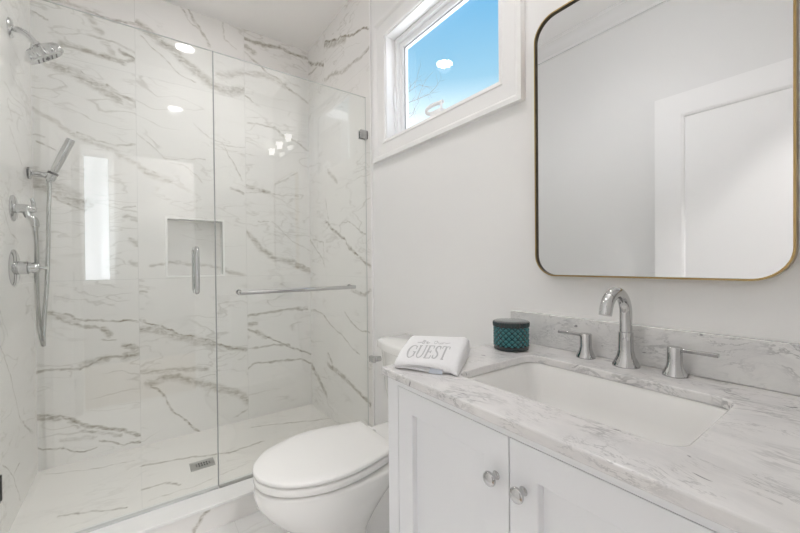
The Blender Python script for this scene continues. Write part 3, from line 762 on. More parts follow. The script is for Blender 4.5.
HY_ = 2.60
hh = thing('hand_shower_bracket', 'chrome wall bracket holding the hand shower wand', 'bracket', (XL, HY_, 1.613))
bm = bmesh.new()
add_lathe(bm, (XL, HY_, 1.613), (1, 0, 0), [(0.030, 0), (0.030, 0.008)], 28)
obj('gasket', bm, M['dark'], hh)
bm = bmesh.new()
add_lathe(bm, (XL+0.008, HY_, 1.613), (1, 0, 0), [(0.029, 0), (0.026, 0.004), (0.016, 0.010), (0.014, 0.04), (0.015, 0.062), (0.013, 0.066)], 28)
obj('stem', bm, M['chrome'], hh)
pb = Vector((-0.366, HY_, 1.598))
pt = Vector((-0.280, HY_-0.03, 1.808))
dv = (pt-pb).normalized()
bm = bmesh.new()
add_lathe(bm, pb-dv*0.012, dv, [(0.017, 0), (0.021, 0.004), (0.021, 0.034), (0.018, 0.036)], 20)
obj('cradle', bm, M['chrome'], hh)
bm = bmesh.new()
add_lathe(bm, pb+dv*0.022, dv, [(0.0215, 0), (0.0222, 0.002), (0.0222, 0.009), (0.0215, 0.011)], 20)
obj('cradle_ring', bm, M['dark'], hh)
hs = thing('hand_shower', 'chrome hand shower wand tilted in its bracket with a looping metal hose', 'hand shower', tuple(pb))
bm = bmesh.new()
L = (pt-pb).length
add_lathe(bm, pb, dv, [(0.012, -0.02), (0.013, 0.0), (0.0145, 0.03), (0.017, 0.06), (0.0185, 0.12), (0.019, L-0.012), (0.017, L), (0.0, L+0.0005)], 24)
obj('wand', bm, M['chrome'], hs)
hose = smooth_path([tuple(pb-dv*0.02), (-0.370, 2.595, 1.535), (-0.374, 2.585, 1.403), (-0.376, 2.57, 1.221), (-0.377, 2.53, 1.042), (-0.381, 2.49, 0.895), (-0.381, 2.455, 0.801), (-0.377, 2.43, 0.758), (-0.376, 2.405, 0.774), (-0.382, 2.39, 0.835), (-0.387, 2.38, 0.955), (-0.387, 2.37, 1.097), (-0.384, 2.36, 1.19), (-0.381, 2.335, 1.265), (-0.380, 2.312, 1.302)], 12)
bm = bmesh.new()
add_tube(bm, hose, [0.0085 + 0.0006*(i % 2) for i in range(len(hose))], 10)
obj('hose', bm, mat('hose_steel', (0.55, 0.55, 0.54), 0.22, 1.0, vary=0.1), hs)
dvv = thing('diverter_valve', 'upper chrome shower valve with a small lever and hose elbow', 'valve', (XL, FY, 1.397))
bm = bmesh.new()
add_lathe(bm, (XL, FY, 1.397), (1, 0, 0), [(0.058, 0), (0.058, 0.004), (0.050, 0.009), (0.022, 0.012)], 36)
obj('escutcheon', bm, M['chrome'], dvv)
bm = bmesh.new()
add_lathe(bm, (XL+0.01, FY, 1.397), (1, 0, 0), [(0.022, 0), (0.021, 0.038), (0.017, 0.042), (0.015, 0.064), (0.0, 0.066)], 28)
obj('stem', bm, M['chrome'], dvv)
bm = bmesh.new()
add_tube(bm, smooth_path([(XL+0.064, FY, 1.398), (XL+0.068, FY-0.004, 1.418), (XL+0.062, FY-0.006, 1.446)], 4), 0.0075, 10)
add_lathe(bm, (XL+0.058, FY, 1.397), (1, 0, 0), [(0.012, 0), (0.012, 0.018), (0.0, 0.02)], 16)
obj('lever', bm, M['chrome'], dvv)
bm = bmesh.new()
add_tube(bm, smooth_path([(XL+0.044, FY, 1.385), (XL+0.052, FY, 1.362), (XL+0.066, FY, 1.350), (XL+0.070, FY, 1.330)], 5), 0.015, 14)
add_lathe(bm, (XL+0.070, FY, 1.333), (0, 0, -1), [(0.016, 0), (0.016, 0.014), (0.012, 0.018), (0.011, 0.036)], 18)
obj('elbow', bm, M['chrome'], dvv)
mv = thing('mixer_valve', 'lower chrome shower valve with a round plate and tapered handle', 'valve', (XL, FY, 1.131))
bm = bmesh.new()
add_lathe(bm, (XL, FY, 1.131), (1, 0, 0), [(0.083, 0), (0.083, 0.004), (0.074, 0.009), (0.03, 0.012)], 44)
obj('escutcheon', bm, M['chrome'], mv)
bm = bmesh.new()
add_lathe(bm, (XL+0.01, FY, 1.131), (1, 0, 0), [(0.030, 0), (0.030, 0.036), (0.027, 0.0365)], 32)
obj('sleeve', bm, M['chrome'], mv)
bm = bmesh.new()
add_lathe(bm, (XL+0.048, FY, 1.131), (1, 0, 0), [(0.026, 0), (0.026, 0.002), (0.022, 0.03), (0.019, 0.036), (0.008, 0.038)], 32)
add_tube(bm, [(XL+0.082, FY, 1.131), (XL+0.108, FY+0.002, 1.130)], [0.008, 0.0055], 12)
obj('handle', bm, M['chrome'], mv)

# ------------------------------------------------------------------ toilet
TY = 1.265
def egg(xf, xb, hw, z, n=48, sq=2.0, back=2.6, split=0.55):
    """outline in plan: rounded nose at xf, squarer back at xb; widest at split of the length"""
    cx = xf + (xb-xf)*split
    out = []
    for i in range(n):
        a = 2*PI*i/n
        c, s = math.cos(a), math.sin(a)
        if c < 0:
            e = sq
            x = cx - (cx-xf)*abs(c)**(2/e)
            y = hw*abs(s)**(2/e)
        else:
            e = back
            x = cx + (xb-cx)*abs(c)**(2/e)
            y = hw*abs(s)**(2/e)
        out.append((x, TY + (y if s >= 0 else -y), z))
    return out
tl = thing('toilet', 'white two-piece toilet with its lid down, between vanity and shower', 'toilet', (0.72, TY, 0.0))
bm = bmesh.new()
rings = [egg(0.44, 0.72, 0.120, 0.0, back=3), egg(0.44, 0.72, 0.120, 0.02, back=3), egg(0.465, 0.71, 0.108, 0.05, back=3), egg(0.475, 0.70, 0.105, 0.10, back=3), egg(0.455, 0.715, 0.120, 0.155, back=2.8),
         egg(0.405, 0.745, 0.146, 0.21, back=2.6), egg(0.345, 0.79, 0.170, 0.27, back=2.6), egg(0.313, 0.835, 0.184, 0.32, back=2.8), egg(0.305, 0.86, 0.187, 0.355, back=3), egg(0.309, 0.86, 0.185, 0.378, back=3), egg(0.34, 0.84, 0.155, 0.382, back=3)]
trap = [egg(0.60, 0.96, 0.105, 0.0, back=4), egg(0.60, 0.96, 0.105, 0.025, back=4), egg(0.62, 0.95, 0.080, 0.05, back=4), egg(0.62, 0.95, 0.075, 0.14, back=4), egg(0.60, 0.96, 0.090, 0.24, back=4), egg(0.60, 1.00, 0.120, 0.33, back=5)]
add_loft(bm, trap)
add_loft(bm, rings)
add_box(bm, (0.80, TY-0.145, 0.325), (1.075, TY+0.145, 0.392))
obj('bowl', bm, M['china'], tl, bevel=0.008, seg=3, angle=60)
for s in (-1, 1):
    bm = bmesh.new()
    add_lathe(bm, (0.80, TY+s*0.094, 0.018), (0, 0, 1), [(0.016, 0), (0.015, 0.012), (0.008, 0.02), (0.0, 0.022)], 16)
    obj('bolt_cap', bm, M['seat'], tl)
def slab_egg(xf, xb, hw, z0, z1, rnd, back=6, dome=0.0):
    bm = bmesh.new()
    def E(ins, z):
        return egg(xf+ins, xb-ins, hw-ins, z, n=72, sq=2.05, back=back, split=0.52)
    rings = [E(rnd*0.6, z0), E(0, z0+rnd*0.6), E(0, z1-rnd), E(rnd*0.3, z1-rnd*0.3), E(rnd, z1)]
    if dome:
        rings += [E(0.04, z1+dome*0.5), E(0.09, z1+dome*0.9), E(0.13, z1+dome)]
    add_loft(bm, rings)
    return bm
def lid_pts(xf, xb, hw, hb, z, ins=0.0, n=40):
    """closed outline: elliptical nose swelling to hw, tapering to a straight rear edge of half width hb"""
    xf, xb, hw, hb = xf+ins, xb-ins, hw-ins, hb-ins
    xm = xf + (xb-xf)*0.52
    top = []
    for i in range(n):
        t = i/(n-1)
        if t < 0.6:
            a = PI/2*t/0.6
            x, y = xm - (xm-xf)*math.cos(a), hw*math.sin(a)
        else:
            k = (t-0.6)/0.4
            x, y = xm + (xb-xm)*k, hw - (hw-hb)*(k*k*(1.6-0.6*k))
        top.append((x, y))
    pts = [(x, TY+y, z) for x, y in top] + [(x, TY-y, z) for x, y in top[::-1][:-1]]
    return pts
def lid_mesh(xf, xb, hw, hb, z0, z1, rnd, dome):
    bm = bmesh.new()
    R = [lid_pts(xf, xb, hw, hb, z0, rnd*0.5), lid_pts(xf, xb, hw, hb, z0+rnd*0.5, 0), lid_pts(xf, xb, hw, hb, z1-rnd, 0), lid_pts(xf, xb, hw, hb, z1-rnd*0.3, rnd*0.3), lid_pts(xf, xb, hw, hb, z1, rnd)]
    if dome:
        R += [lid_pts(xf, xb, hw, hb, z1+dome*0.6, 0.04), lid_pts(xf, xb, hw, hb, z1+dome, 0.085)]
    add_loft(bm, R)
    return bm
obj('seat', lid_mesh(0.306, 0.79, 0.185, 0.140, 0.391, 0.414, 0.004, 0), M['seat'], tl, angle=50)
obj('lid', lid_mesh(0.304, 0.795, 0.186, 0.138, 0.4205, 0.4355, 0.006, 0.003), M['seat'], tl, angle=50)
for s in (-1, 1):
    bm = bmesh.new()
    add_lathe(bm, (0.806, TY+s*0.075-0.025, 0.412), (0, 1, 0), [(0.009, 0), (0.013, 0.003), (0.013, 0.047), (0.009, 0.05)], 20)
    add_box(bm, (0.796, TY+s*0.075-0.02, 0.392), (0.816, TY+s*0.075+0.02, 0.41))
    obj('hinge', bm, M['seat'], tl)
def tank_ring(xf, xb, hw, z, bow=0.03, r=0.04, n=10):
    out = []
    # front edge bowed, rounded front corners, square back
    for i in range(n+1):
        t = -1 + 2*i/n
        out.append((xf + bow*t*t, TY - (hw-r)*-t, z))
    # far corner
    cx, cy = xf+bow+r, TY+(hw-r)
    for k in range(1, 7):
        a = PI - PI/2*k/6
        out.append((cx + r*math.cos(a), cy + r*math.sin(a), z))
    out.append((xb, TY+hw, z))
    out.append((xb, TY-hw, z))
    cy = TY-(hw-r)
    for k in range(0, 6):
        a = 1.5*PI - PI/2*k/6
        out.append((cx + r*math.cos(a), cy + r*math.sin(a), z))
    return out
bm = bmesh.new()
add_loft(bm, [tank_ring(0.925, 1.085, 0.135, 0.392), tank_ring(0.920, 1.086, 0.142, 0.40), tank_ring(0.903, 1.088, 0.174, 0.55), tank_ring(0.893, 1.09, 0.190, 0.738)])
obj('tank', bm, M['china'], tl, angle=50)
bm = bmesh.new()
add_loft(bm, [tank_ring(0.886, 1.094, 0.195, 0.738), tank_ring(0.878, 1.096, 0.202, 0.743), tank_ring(0.878, 1.096, 0.202, 0.770), tank_ring(0.882, 1.094, 0.199, 0.777), tank_ring(0.893, 1.088, 0.189, 0.781)])
obj('tank_lid', bm, M['china'], tl, angle=50)
bm = bmesh.new()
ly, lz = TY+0.158, 0.690
add_lathe(bm, (0.915, ly, lz), (-1, 0, 0), [(0.012, 0), (0.012, 0.026), (0.009, 0.03)], 16)
add_box(bm, (0.869, ly-0.008, lz-0.014), (0.886, ly+0.030, lz+0.014))
obj('flush_lever', bm, M['chrome'], tl, bevel=0.002)

# ------------------------------------------------------------------ vanity
CX, CY0, CY1, CZ, CT = 0.525, 0.019, 0.815, 0.858, 0.021
FX = 0.545
VY0, VY1 = 0.022, 0.811
van = thing('vanity_cabinet', 'white shaker vanity cabinet with two doors under the marble top', 'cabinet', (0.8, 0.417, 0.0))
D1, D2, GAPY = 0.764, 0.070, 0.4165
DT, DB = 0.815, 0.13
bm = bmesh.new()
# face frame
add_box(bm, (FX, D1+0.0015, 0.09), (FX+0.02, VY1, CZ-CT))
add_box(bm, (FX, VY0, 0.09), (FX+0.02, D2-0.0015, CZ-CT))
add_box(bm, (FX, D2-0.0015, DT+0.0018), (FX+0.02, D1+0.0015, CZ-CT))
add_box(bm, (FX, D2-0.0015, 0.09), (FX+0.02, D1+0.0015, DB-0.0015))
# carcass sides, bottom, back, toe kick
XV = XR-0.002
add_box(bm, (FX+0.02, VY1-0.018, 0.09), (XV, VY1, CZ-CT-0.0005))
add_box(bm, (FX+0.02, VY0, 0.09), (XV, VY0+0.018, CZ-CT-0.0005))
add_box(bm, (FX+0.02, VY0+0.018, 0.09), (XV, VY1-0.018, 0.108))
add_box(bm, (XV-0.01, VY0+0.018, 0.108), (XV, VY1-0.018, CZ-CT-0.0005))
add_box(bm, (FX+0.06, VY0, 0.0), (FX+0.078, VY1, 0.09))
add_box(bm, (FX+0.078, VY0, 0.0), (XV, VY0+0.018, 0.09))
add_box(bm, (FX+0.078, VY1-0.018, 0.0), (XV, VY1, 0.09))
obj('carcass', bm, M['cab'], van, smooth=False)
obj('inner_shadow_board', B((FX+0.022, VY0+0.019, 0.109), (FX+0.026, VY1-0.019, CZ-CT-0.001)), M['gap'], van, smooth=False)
def shaker(y0, y1, ky):
    bm = bmesh.new()
    s = 0.058
    z0, z1 = DB, DT
    def R_(ins, x):
        return [(x, y0+ins, z0+ins), (x, y1-ins, z0+ins), (x, y1-ins, z1-ins), (x, y0+ins, z1-ins)]
    add_loft(bm, [R_(0, FX+0.019), R_(0, FX+0.0008), R_(0.0008, FX), R_(s-0.0015, FX), R_(s, FX+0.0015), R_(s+0.001, FX+0.014), R_(s+0.01, FX+0.0142)])
    d = obj('door', bm, M['cab'], van, smooth=False)
    bm = bmesh.new()
    add_lathe(bm, (FX, ky, 0.731), (-1, 0, 0), [(0.0085, 0), (0.0078, 0.002), (0.0056, 0.005), (0.0056, 0.011), (0.009, 0.0145), (0.0132, 0.017), (0.0140, 0.0195), (0.0126, 0.023), (0.008, 0.0255), (0.0, 0.0265)], 32)
    k = obj('knob', bm, M['chrome'], d)
    k.matrix_parent_inverse = d.matrix_world.inverted() if False else Matrix()
    d.matrix_parent_inverse = Matrix.Translation(van.location).inverted()
    return d
shaker(GAPY+0.0012, D1, GAPY+0.030)
shaker(D2, GAPY-0.0012, GAPY-0.030)

# countertop with sink cut-out
SX0, SX1, SY0, SY1 = 0.640, 0.950, 0.184, 0.648
def counter_mesh():
    bm = bmesh.new()
    hole = [(SX0+(SX1-SX0)/2+a, SY0+(SY1-SY0)/2+b) for a, b in round_rect(SX1-SX0, SY1-SY0, 0.035, 8)]
    # bow the back edge of the opening
    hole = [(x + (0.006*(1-((y-0.419)/0.23)**2) if x > 0.93 else 0), y) for x, y in hole]
    n = len(hole)
    cx, cy = (SX0+SX1)/2, (SY0+SY1)/2
    def outer(x, y):
        dx, dy = x-cx, y-cy
        t = 1e9
        if dx > 1e-9: t = min(t, (XR-cx)/dx)
        if dx < -1e-9: t = min(t, (CX-cx)/dx)
        if dy > 1e-9: t = min(t, (CY1-cy)/dy)
        if dy < -1e-9: t = min(t, (CY0-cy)/dy)
        return (cx+dx*t, cy+dy*t)
    out = [outer(*p) for p in hole]
    corners = [(XR, CY1), (CX, CY1), (CX, CY0), (XR, CY0)]
    def ring(z, pts):
        return [bm.verts.new((x, y, z)) for x, y in pts]
    ht, hb = ring(CZ, hole), ring(CZ-CT, hole)
    # put outer ring, snapping the nearest points to the corners
    for c in corners:
        i = min(range(n), key=lambda k: (out[k][0]-c[0])**2 + (out[k][1]-c[1])**2)
        out[i] = c
    ot, ob_ = ring(CZ, out), ring(CZ-CT, out)
    for i in range(n):
        j = (i+1) % n
        bm.faces.new((ht[i], ht[j], ot[j], ot[i]))
        bm.faces.new((hb[i], hb[j], ob_[j], ob_[i]))
        bm.faces.new((ht[i], ht[j], hb[j], hb[i]))
        bm.faces.new((ot[i], ot[j], ob_[j], ob_[i]))
    return bm, hole
bm, hole = counter_mesh()
ct = tag(obj('countertop', bm, M['carrara'], bevel=0.0035, seg=3, angle=50), 'white and grey marble vanity top with a rectangular sink opening', 'countertop')
bm = B((1.080, CY0, CZ+0.0003), (XR, CY1, 0.963))
tag(obj('backsplash', bm, M['carrara_b'], bevel=0.002), 'low grey marble backsplash strip standing behind the faucet', 'backsplash')
# sink basin
bm = bmesh.new()
cx, cy = (SX0+SX1)/2, (SY0+SY1)/2
def basin(s, z, sy=None):
    sy = s if sy is None else sy
    return [(cx+(x-cx)*s, cy+(y-cy)*sy, z) for x, y in hole]
zt = CZ-CT-0.0005
add_loft(bm, [basin(1.10, zt, 1.07), basin(1.02, zt, 1.015), basin(0.995, zt-0.008, 0.995), basin(0.965, zt-0.07, 0.965), basin(0.90, zt-0.115, 0.92), basin(0.75, zt-0.135, 0.82), basin(0.2, zt-0.140, 0.2)], False, False)
add_loft(bm, [basin(0.2, zt-0.140, 0.2), basin(0.05, zt-0.142, 0.04)], False, True)
add_loft(bm, [basin(1.10, zt, 1.07), basin(1.08, zt-0.09, 1.05), basin(0.8, zt-0.155, 0.85)], False, True)
sink = tag(obj('undermount_sink', bm, M['china'], angle=60), 'white rectangular sink basin set below the marble top', 'sink')
bm = bmesh.new()
add_lathe(bm, (cx, cy, zt-0.1418), (0, 0, 1), [(0.024, 0), (0.024, 0.003), (0.019, 0.004), (0.016, 0.002), (0.0, 0.003)], 28)
obj('drain', bm, M['chrome'], sink)

# faucet
fx, fy = 1.043, 0.421
fa = thing('faucet', 'chrome gooseneck faucet with two lever handles on the marble top', 'faucet', (fx, fy, CZ))
bm = bmesh.new()
add_lathe(bm, (fx, fy, CZ), (0, 0, 1), [(0.0325, 0), (0.0325, 0.004), (0.029, 0.012), (0.022, 0.026), (0.0185, 0.042), (0.0175, 0.075), (0.0175, 0.090), (0.0155, 0.091)], 36)
obj('spout_base', bm, M['chrome'], fa)
bm = bmesh.new()
pts = [(fx, fy, CZ+0.085), (fx, fy, CZ+0.11), (fx, fy, 0.998)]
R_ = 0.057
for k in range(1, 17):
    a = PI*0.94*k/16
    pts.append((fx - R_ + R_*math.cos(a), fy, 0.998 + R_*math.sin(a)))
e = Vector(pts[-1]) - Vector(pts[-2])
pts.append(tuple(Vector(pts[-1]) + e.normalized()*0.006))
add_tube(bm, pts, 0.0148, 20)
obj('spout', bm, M['chrome'], fa)
for hy, s in ((0.528, 1), (0.314, -1)):
    bm = bmesh.new()
    hx = 1.045
    add_lathe(bm, (hx, hy, CZ), (0, 0, 1), [(0.0255, 0), (0.0255, 0.004), (0.023, 0.010), (0.018, 0.022), (0.0155, 0.034), (0.0155, 0.068), (0.0145, 0.0695), (0.0, 0.070)], 32)
    hd = obj('handle', bm, M['chrome'], fa)
    hd.matrix_parent_inverse = Matrix.Translation(fa.location).inverted()
    bm = bmesh.new()
    r = [[(hx+a*w, hy+s*d, CZ+0.064+b*t) for a, b in ((1, 1), (-1, 1), (-1, -1), (1, -1))] for d, w, t in ((-0.006, 0.0055, 0.004), (0.02, 0.0055, 0.0042), (0.082, 0.0062, 0.0045))]
    add_loft(bm, r)
    obj('lever', bm, M['chrome'], hd, bevel=0.0015)

# ------------------------------------------------------------------ teal jar
jx, jy = 0.966, 0.727
jar = thing('candle_jar', 'teal diamond cut glass jar with a dark lid on the marble top', 'jar', (jx, jy, CZ))
bm = bmesh.new()
n, m = 126, 40
R0 = 0.0545
rings = []
for r in range(m+1):
    t = r/m
    z = CZ + 0.014 + 0.060*t
    ring = []
    for i in range(n):
        a = 2*PI*i/n
        u, v = i/n*18, t*3.5
        d1 = abs(((u+v) % 1)-0.5)*2
        d2 = abs(((u-v) % 1)-0.5)*2
        rr = R0 - 0.0052*(1-min(d1, d2))**1.5 + 0.0015
        ring.append((jx+rr*math.cos(a), jy+rr*math.sin(a), z))
    rings.append(ring)
add_loft(bm, rings)
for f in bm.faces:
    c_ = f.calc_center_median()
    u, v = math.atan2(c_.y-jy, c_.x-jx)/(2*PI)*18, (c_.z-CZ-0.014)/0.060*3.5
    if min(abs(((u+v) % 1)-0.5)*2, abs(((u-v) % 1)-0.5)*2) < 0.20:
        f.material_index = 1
obj('body', bm, [M['jarglass'], M['jargroove_shade']], jar, angle=20)
bm = bmesh.new()
add_lathe(bm, (jx, jy, CZ+0.0002), (0, 0, 1), [(0.050, 0), (0.0545, 0.003), (0.0555, 0.014), (0.052, 0.016)], 60)
obj('foot', bm, M['jardark'], jar)
bm = bmesh.new()
rings = []
for (rad, h, k) in ((0.052, 0.073, 0), (0.0555, 0.075, 1), (0.0560, 0.083, 1), (0.0555, 0.088, 1), (0.052, 0.0905, 0.4), (0.030, 0.0915, 0), (0.008, 0.092, 0)):
    rings.append([(jx+(rad+0.0012*k*math.cos(40*2*PI*i/160))*math.cos(2*PI*i/160), jy+(rad+0.0012*k*math.cos(40*2*PI*i/160))*math.sin(2*PI*i/160), CZ+h) for i in range(160)])
add_loft(bm, rings)
obj('lid', bm, M['jarlid'], jar)

# ------------------------------------------------------------------ guest towel
TA, TB_ = Vector((0.545, 0.775, CZ)), Vector((0.633, 0.633, CZ))        # front edge, left and right end
TC, TD = Vector((0.668, 0.871, CZ)), Vector((0.790, 0.744, CZ))         # ridge line, left and right end
# (fraction from front edge to ridge, height): rounded front roll, rising face, rounded back
prof = [(0.03, 0.009), (-0.035, 0.013), (-0.04, 0.021), (0.0, 0.028), (0.12, 0.034), (0.3, 0.041), (0.5, 0.0475), (0.7, 0.053), (0.86, 0.057), (0.97, 0.058), (1.04, 0.052), (1.08, 0.036), (1.07, 0.016), (1.0, 0.002)]
pp = smooth_path([(a, 0, b) for a, b in prof], 5)
def towel_raw(u, f, h):
    b0, b1 = TA.lerp(TB_, u), TC.lerp(TD, u)
    s = (u-0.5)*2
    wob = noise.noise(Vector((u*2.6, f*2.2, h*20)))
    edge = max(0.0, abs(s)-0.84)/0.16
    z = h*(1-0.16*edge**2) + 0.0035*wob*min(1, h/0.02)
    if f < 0.3:                                  # the front edge droops at its right corner and lifts in the middle
        k = 1 - max(0, f)/0.3
        z += k*(0.004*math.cos(PI*s*0.9) - 0.0075*max(0, s)**2)
    return b0 + (b1-b0)*(f - 0.02*s*s*(1 if f < 0.1 else 0) + 0.02*wob) + Vector((0, 0, max(0.0008, z)))
def towel_pt(u, k):
    return towel_raw(u, pp[k].x, pp[k].z)
NU = 44
bm = bmesh.new()
add_loft(bm, [[towel_pt(i/NU, k) for k in range(len(pp))] for i in range(NU+1)])
tw = tag(obj('guest_towel', bm, M['towel'], angle=80), 'folded white terry towel embroidered with a grey word, on the marble corner', 'towel')
# lower fold peeking out under the front edge, and the satin care tag
e1 = (TB_-TA).normalized()
e2 = Vector((-e1.y, e1.x, 0))
bm = bmesh.new()
rings = []
for i in range(NU+1):
    u = i/NU
    o_ = TA.lerp(TB_, 0.02+0.86*u)
    y = lambda a, z_: o_ + e2*(a + 0.002*math.sin(u*9)) + Vector((0, 0, z_ + 0.001*math.sin(u*7)))
    rings.append([y(0.004, 0.0012), y(-0.003, 0.003), y(-0.004, 0.0075), y(0.003, 0.0115), y(0.06, 0.012), y(0.06, 0.0012)])
add_loft(bm, rings)
obj('under_fold', bm, M['towel'], tw)
bm = bmesh.new()
p0 = TA.lerp(TB_, 0.58) - e2*0.0045
c = [p0 + Vector((0, 0, 0.011)), p0 + e1*0.030 + Vector((0, 0, 0.011)), p0 + e1*0.033 - e2*0.006 + Vector((0, 0, 0.0012)), p0 - e1*0.003 - e2*0.006 + Vector((0, 0, 0.0012))]
add_loft(bm, [c, [q_ + Vector((0, 0, 0.0012)) for q_ in c]])
obj('care_tag', bm, M['tag'], tw)

zs = [(p.x, p.z) for p in pp[15:48]]
def face_pt(u, f, lift=0.0012):
    def at(u_, f_):
        h = zs[-1][1]
        for (f0, h0), (f1, h1) in zip(zs, zs[1:]):
            if f0 <= f_ <= f1:
                h = h0 + (h1-h0)*(f_-f0)/max(1e-6, f1-f0)
                break
        return towel_raw(u_, f_, h)
    p = at(u, f)
    nn = (at(u+0.01, f)-p).cross(at(u, f+0.01)-p).normalized()
    return p + nn*lift, nn
def stroke(bm, pts, w, lift=0.0012):
    """flat ribbon of stitching laid on the towel; pts are (u, f, width scale)"""
    P = []
    for (x, y, k) in pts:
        p, nn = face_pt(x, y, lift)
        P.append((p, nn, k))
    ring = []
    for i, (p, nn, k) in enumerate(P):
        d = (P[min(i+1, len(P)-1)][0] - P[max(i-1, 0)][0]).normalized()
        sd = d.cross(nn).normalized()*w*k*0.5
        ring.append([p+sd, p-sd, p-sd-nn*0.002, p+sd-nn*0.002])
    add_loft(bm, ring)
def arc(cx_, cy_, rx, ry, a0, a1, n, wf):
    return [(cx_+rx*math.cos(math.radians(a0+(a1-a0)*i/n)), cy_+ry*math.sin(math.radians(a0+(a1-a0)*i/n)), wf(math.radians(a0+(a1-a0)*i/n))) for i in range(n+1)]
def line(p, q, k0, k1=None, n=6):
    k1 = k0 if k1 is None else k1
    return [(p[0]+(q[0]-p[0])*i/n, p[1]+(q[1]-p[1])*i/n, k0+(k1-k0)*i/n) for i in range(n+1)]
def letter(ch, x, y, w, h):
    bm = bmesh.new()
    T_, t_ = 1.0, 0.45
    L = lambda a, b: (x+a*w, y+b*h)
    W_ = 0.0040
    def ln(a, b, k, k1=None):
        stroke(bm, line(L(*a), L(*b), k, k1), W_)
    if ch == 'G':
        stroke(bm, arc(x+0.5*w, y+0.5*h, 0.46*w, 0.5*h, 48, 325, 22, lambda a: 0.45+0.75*max(0, -math.cos(a))), W_)
        ln((0.86, 0.10), (0.86, 0.46), 0.95)
        ln((0.62, 0.46), (1.0, 0.46), t_)
        ln((0.82, 0.70), (0.84, 0.96), t_)
    elif ch == 'U':
        ln((0.16, 1.0), (0.16, 0.32), T_)
        stroke(bm, arc(x+0.49*w, y+0.32*h, 0.33*w, 0.32*h, 180, 360, 12, lambda a: 0.6), W_)
        ln((0.82, 0.32), (0.82, 1.0), 0.6)
        ln((0.0, 1.0), (0.34, 1.0), t_)
        ln((0.68, 1.0), (0.98, 1.0), t_)
    elif ch == 'E':
        ln((0.2, 0.0), (0.2, 1.0), T_)
        ln((0.04, 1.0), (0.86, 1.0), t_)
        ln((0.04, 0.0), (0.90, 0.0), t_)
        ln((0.2, 0.52), (0.66, 0.52), t_)
        ln((0.86, 1.0), (0.86, 0.80), t_)
        ln((0.90, 0.0), (0.92, 0.22), t_)
        ln((0.66, 0.42), (0.66, 0.62), t_)
    elif ch == 'S':
        P_ = smooth_path([(0.82, 0.82, 0), (0.62, 0.98, 0), (0.34, 0.97, 0), (0.18, 0.78, 0), (0.32, 0.60, 0), (0.62, 0.44, 0), (0.80, 0.24, 0), (0.62, 0.03, 0), (0.34, 0.02, 0), (0.16, 0.18, 0)], 4)
        n_ = len(P_)
        stroke(bm, [(x+p.x*w, y+p.y*h, 0.5+0.6*math.sin(PI*i/(n_-1))) for i, p in enumerate(P_)], W_)
        ln((0.82, 0.74), (0.82, 0.98), t_)
        ln((0.16, 0.02), (0.16, 0.26), t_)
    elif ch == 'T':
        ln((0.5, 0.0), (0.5, 1.0), T_)
        ln((0.04, 1.0), (0.96, 1.0), t_)
        ln((0.04, 1.0), (0.04, 0.80), t_)
        ln((0.96, 1.0), (0.96, 0.80), t_)
        ln((0.32, 0.0), (0.68, 0.0), t_)
    return bm
xx = 0.145
for ch, wd in (('G', 0.148), ('U', 0.148), ('E', 0.122), ('S', 0.112), ('T', 0.130)):
    obj('embroidered_letter', letter(ch, xx, 0.065, wd*0.93, 0.41), M['thread'], tw)
    xx += wd
# thin looping script above the word
bm = bmesh.new()
def script(pts, x0, sx):
    P_ = smooth_path([(a, b, 0) for a, b in pts], 6)
    stroke(bm, [(x0+p.x*sx, 0.545+p.y*0.13, 1.0) for p in P_], 0.0012)
script([(-0.9, 0.30), (0.0, 0.45), (0.3, 0.9), (0.15, 1.0), (0.1, 0.2), (0.3, 0.0), (0.55, 0.2), (0.35, 0.5), (0.2, 0.5), (0.6, 0.65), (0.5, 0.95), (0.25, 0.95)], 0.30, 0.085)
script([(0.0, 0.2), (0.25, 0.45), (0.2, 0.6), (0.05, 0.4), (0.1, 0.1), (0.4, 0.15), (0.7, 0.4)], 0.375, 0.08)
script([(0.5, 0.9), (0.15, 0.8), (0.0, 0.4), (0.2, 0.05), (0.55, 0.2), (0.6, 0.7), (0.4, 0.9), (0.55, 0.6), (0.8, 0.5)], 0.50, 0.085)
script([(0.0, 0.5), (0.1, 0.1), (0.35, 0.15), (0.45, 0.5), (0.48, 0.1), (0.7, 0.2), (0.8, 0.5), (0.85, 0.1), (0.9, 0.45), (1.15, 0.5), (1.5, 0.35), (2.2, 0.6)], 0.575, 0.085)
obj('embroidered_script', bm, M['thread_pale'], tw)

# ------------------------------------------------------------------ mirror
MY0, MY1, MZ0, MZ1, MX = 0.118, 0.706, 1.090, 1.925, 1.068
mr = thing('wall_mirror', 'rounded rectangular mirror in a thin brass frame above the sink', 'mirror', (XR, (MY0+MY1)/2, MZ0))
cyy, czz = (MY0+MY1)/2, (MZ0+MZ1)/2
def mring(ins, x, r=0.070):
    return [(x, cyy+a, czz+b) for a, b in round_rect(MY1-MY0-2*ins, MZ1-MZ0-2*ins, r-ins, 14)]
bm = bmesh.new()
add_loft(bm, [mring(0, XR-0.0005), mring(0, MX), mring(0.0042, MX)], False, False, 0)
add_loft(bm, [mring(0.0042, MX), mring(0.0048, MX+0.008)], False, False, 1)
obj('frame', bm, [M['brass'], M['brass_in']], mr, angle=50)
bm = bmesh.new()
add_loft(bm, [mring(0.001, MX+0.0075), mring(0.001, MX+0.012)])
obj('mirror_glass', bm, M['mirror'], mr, smooth=False)

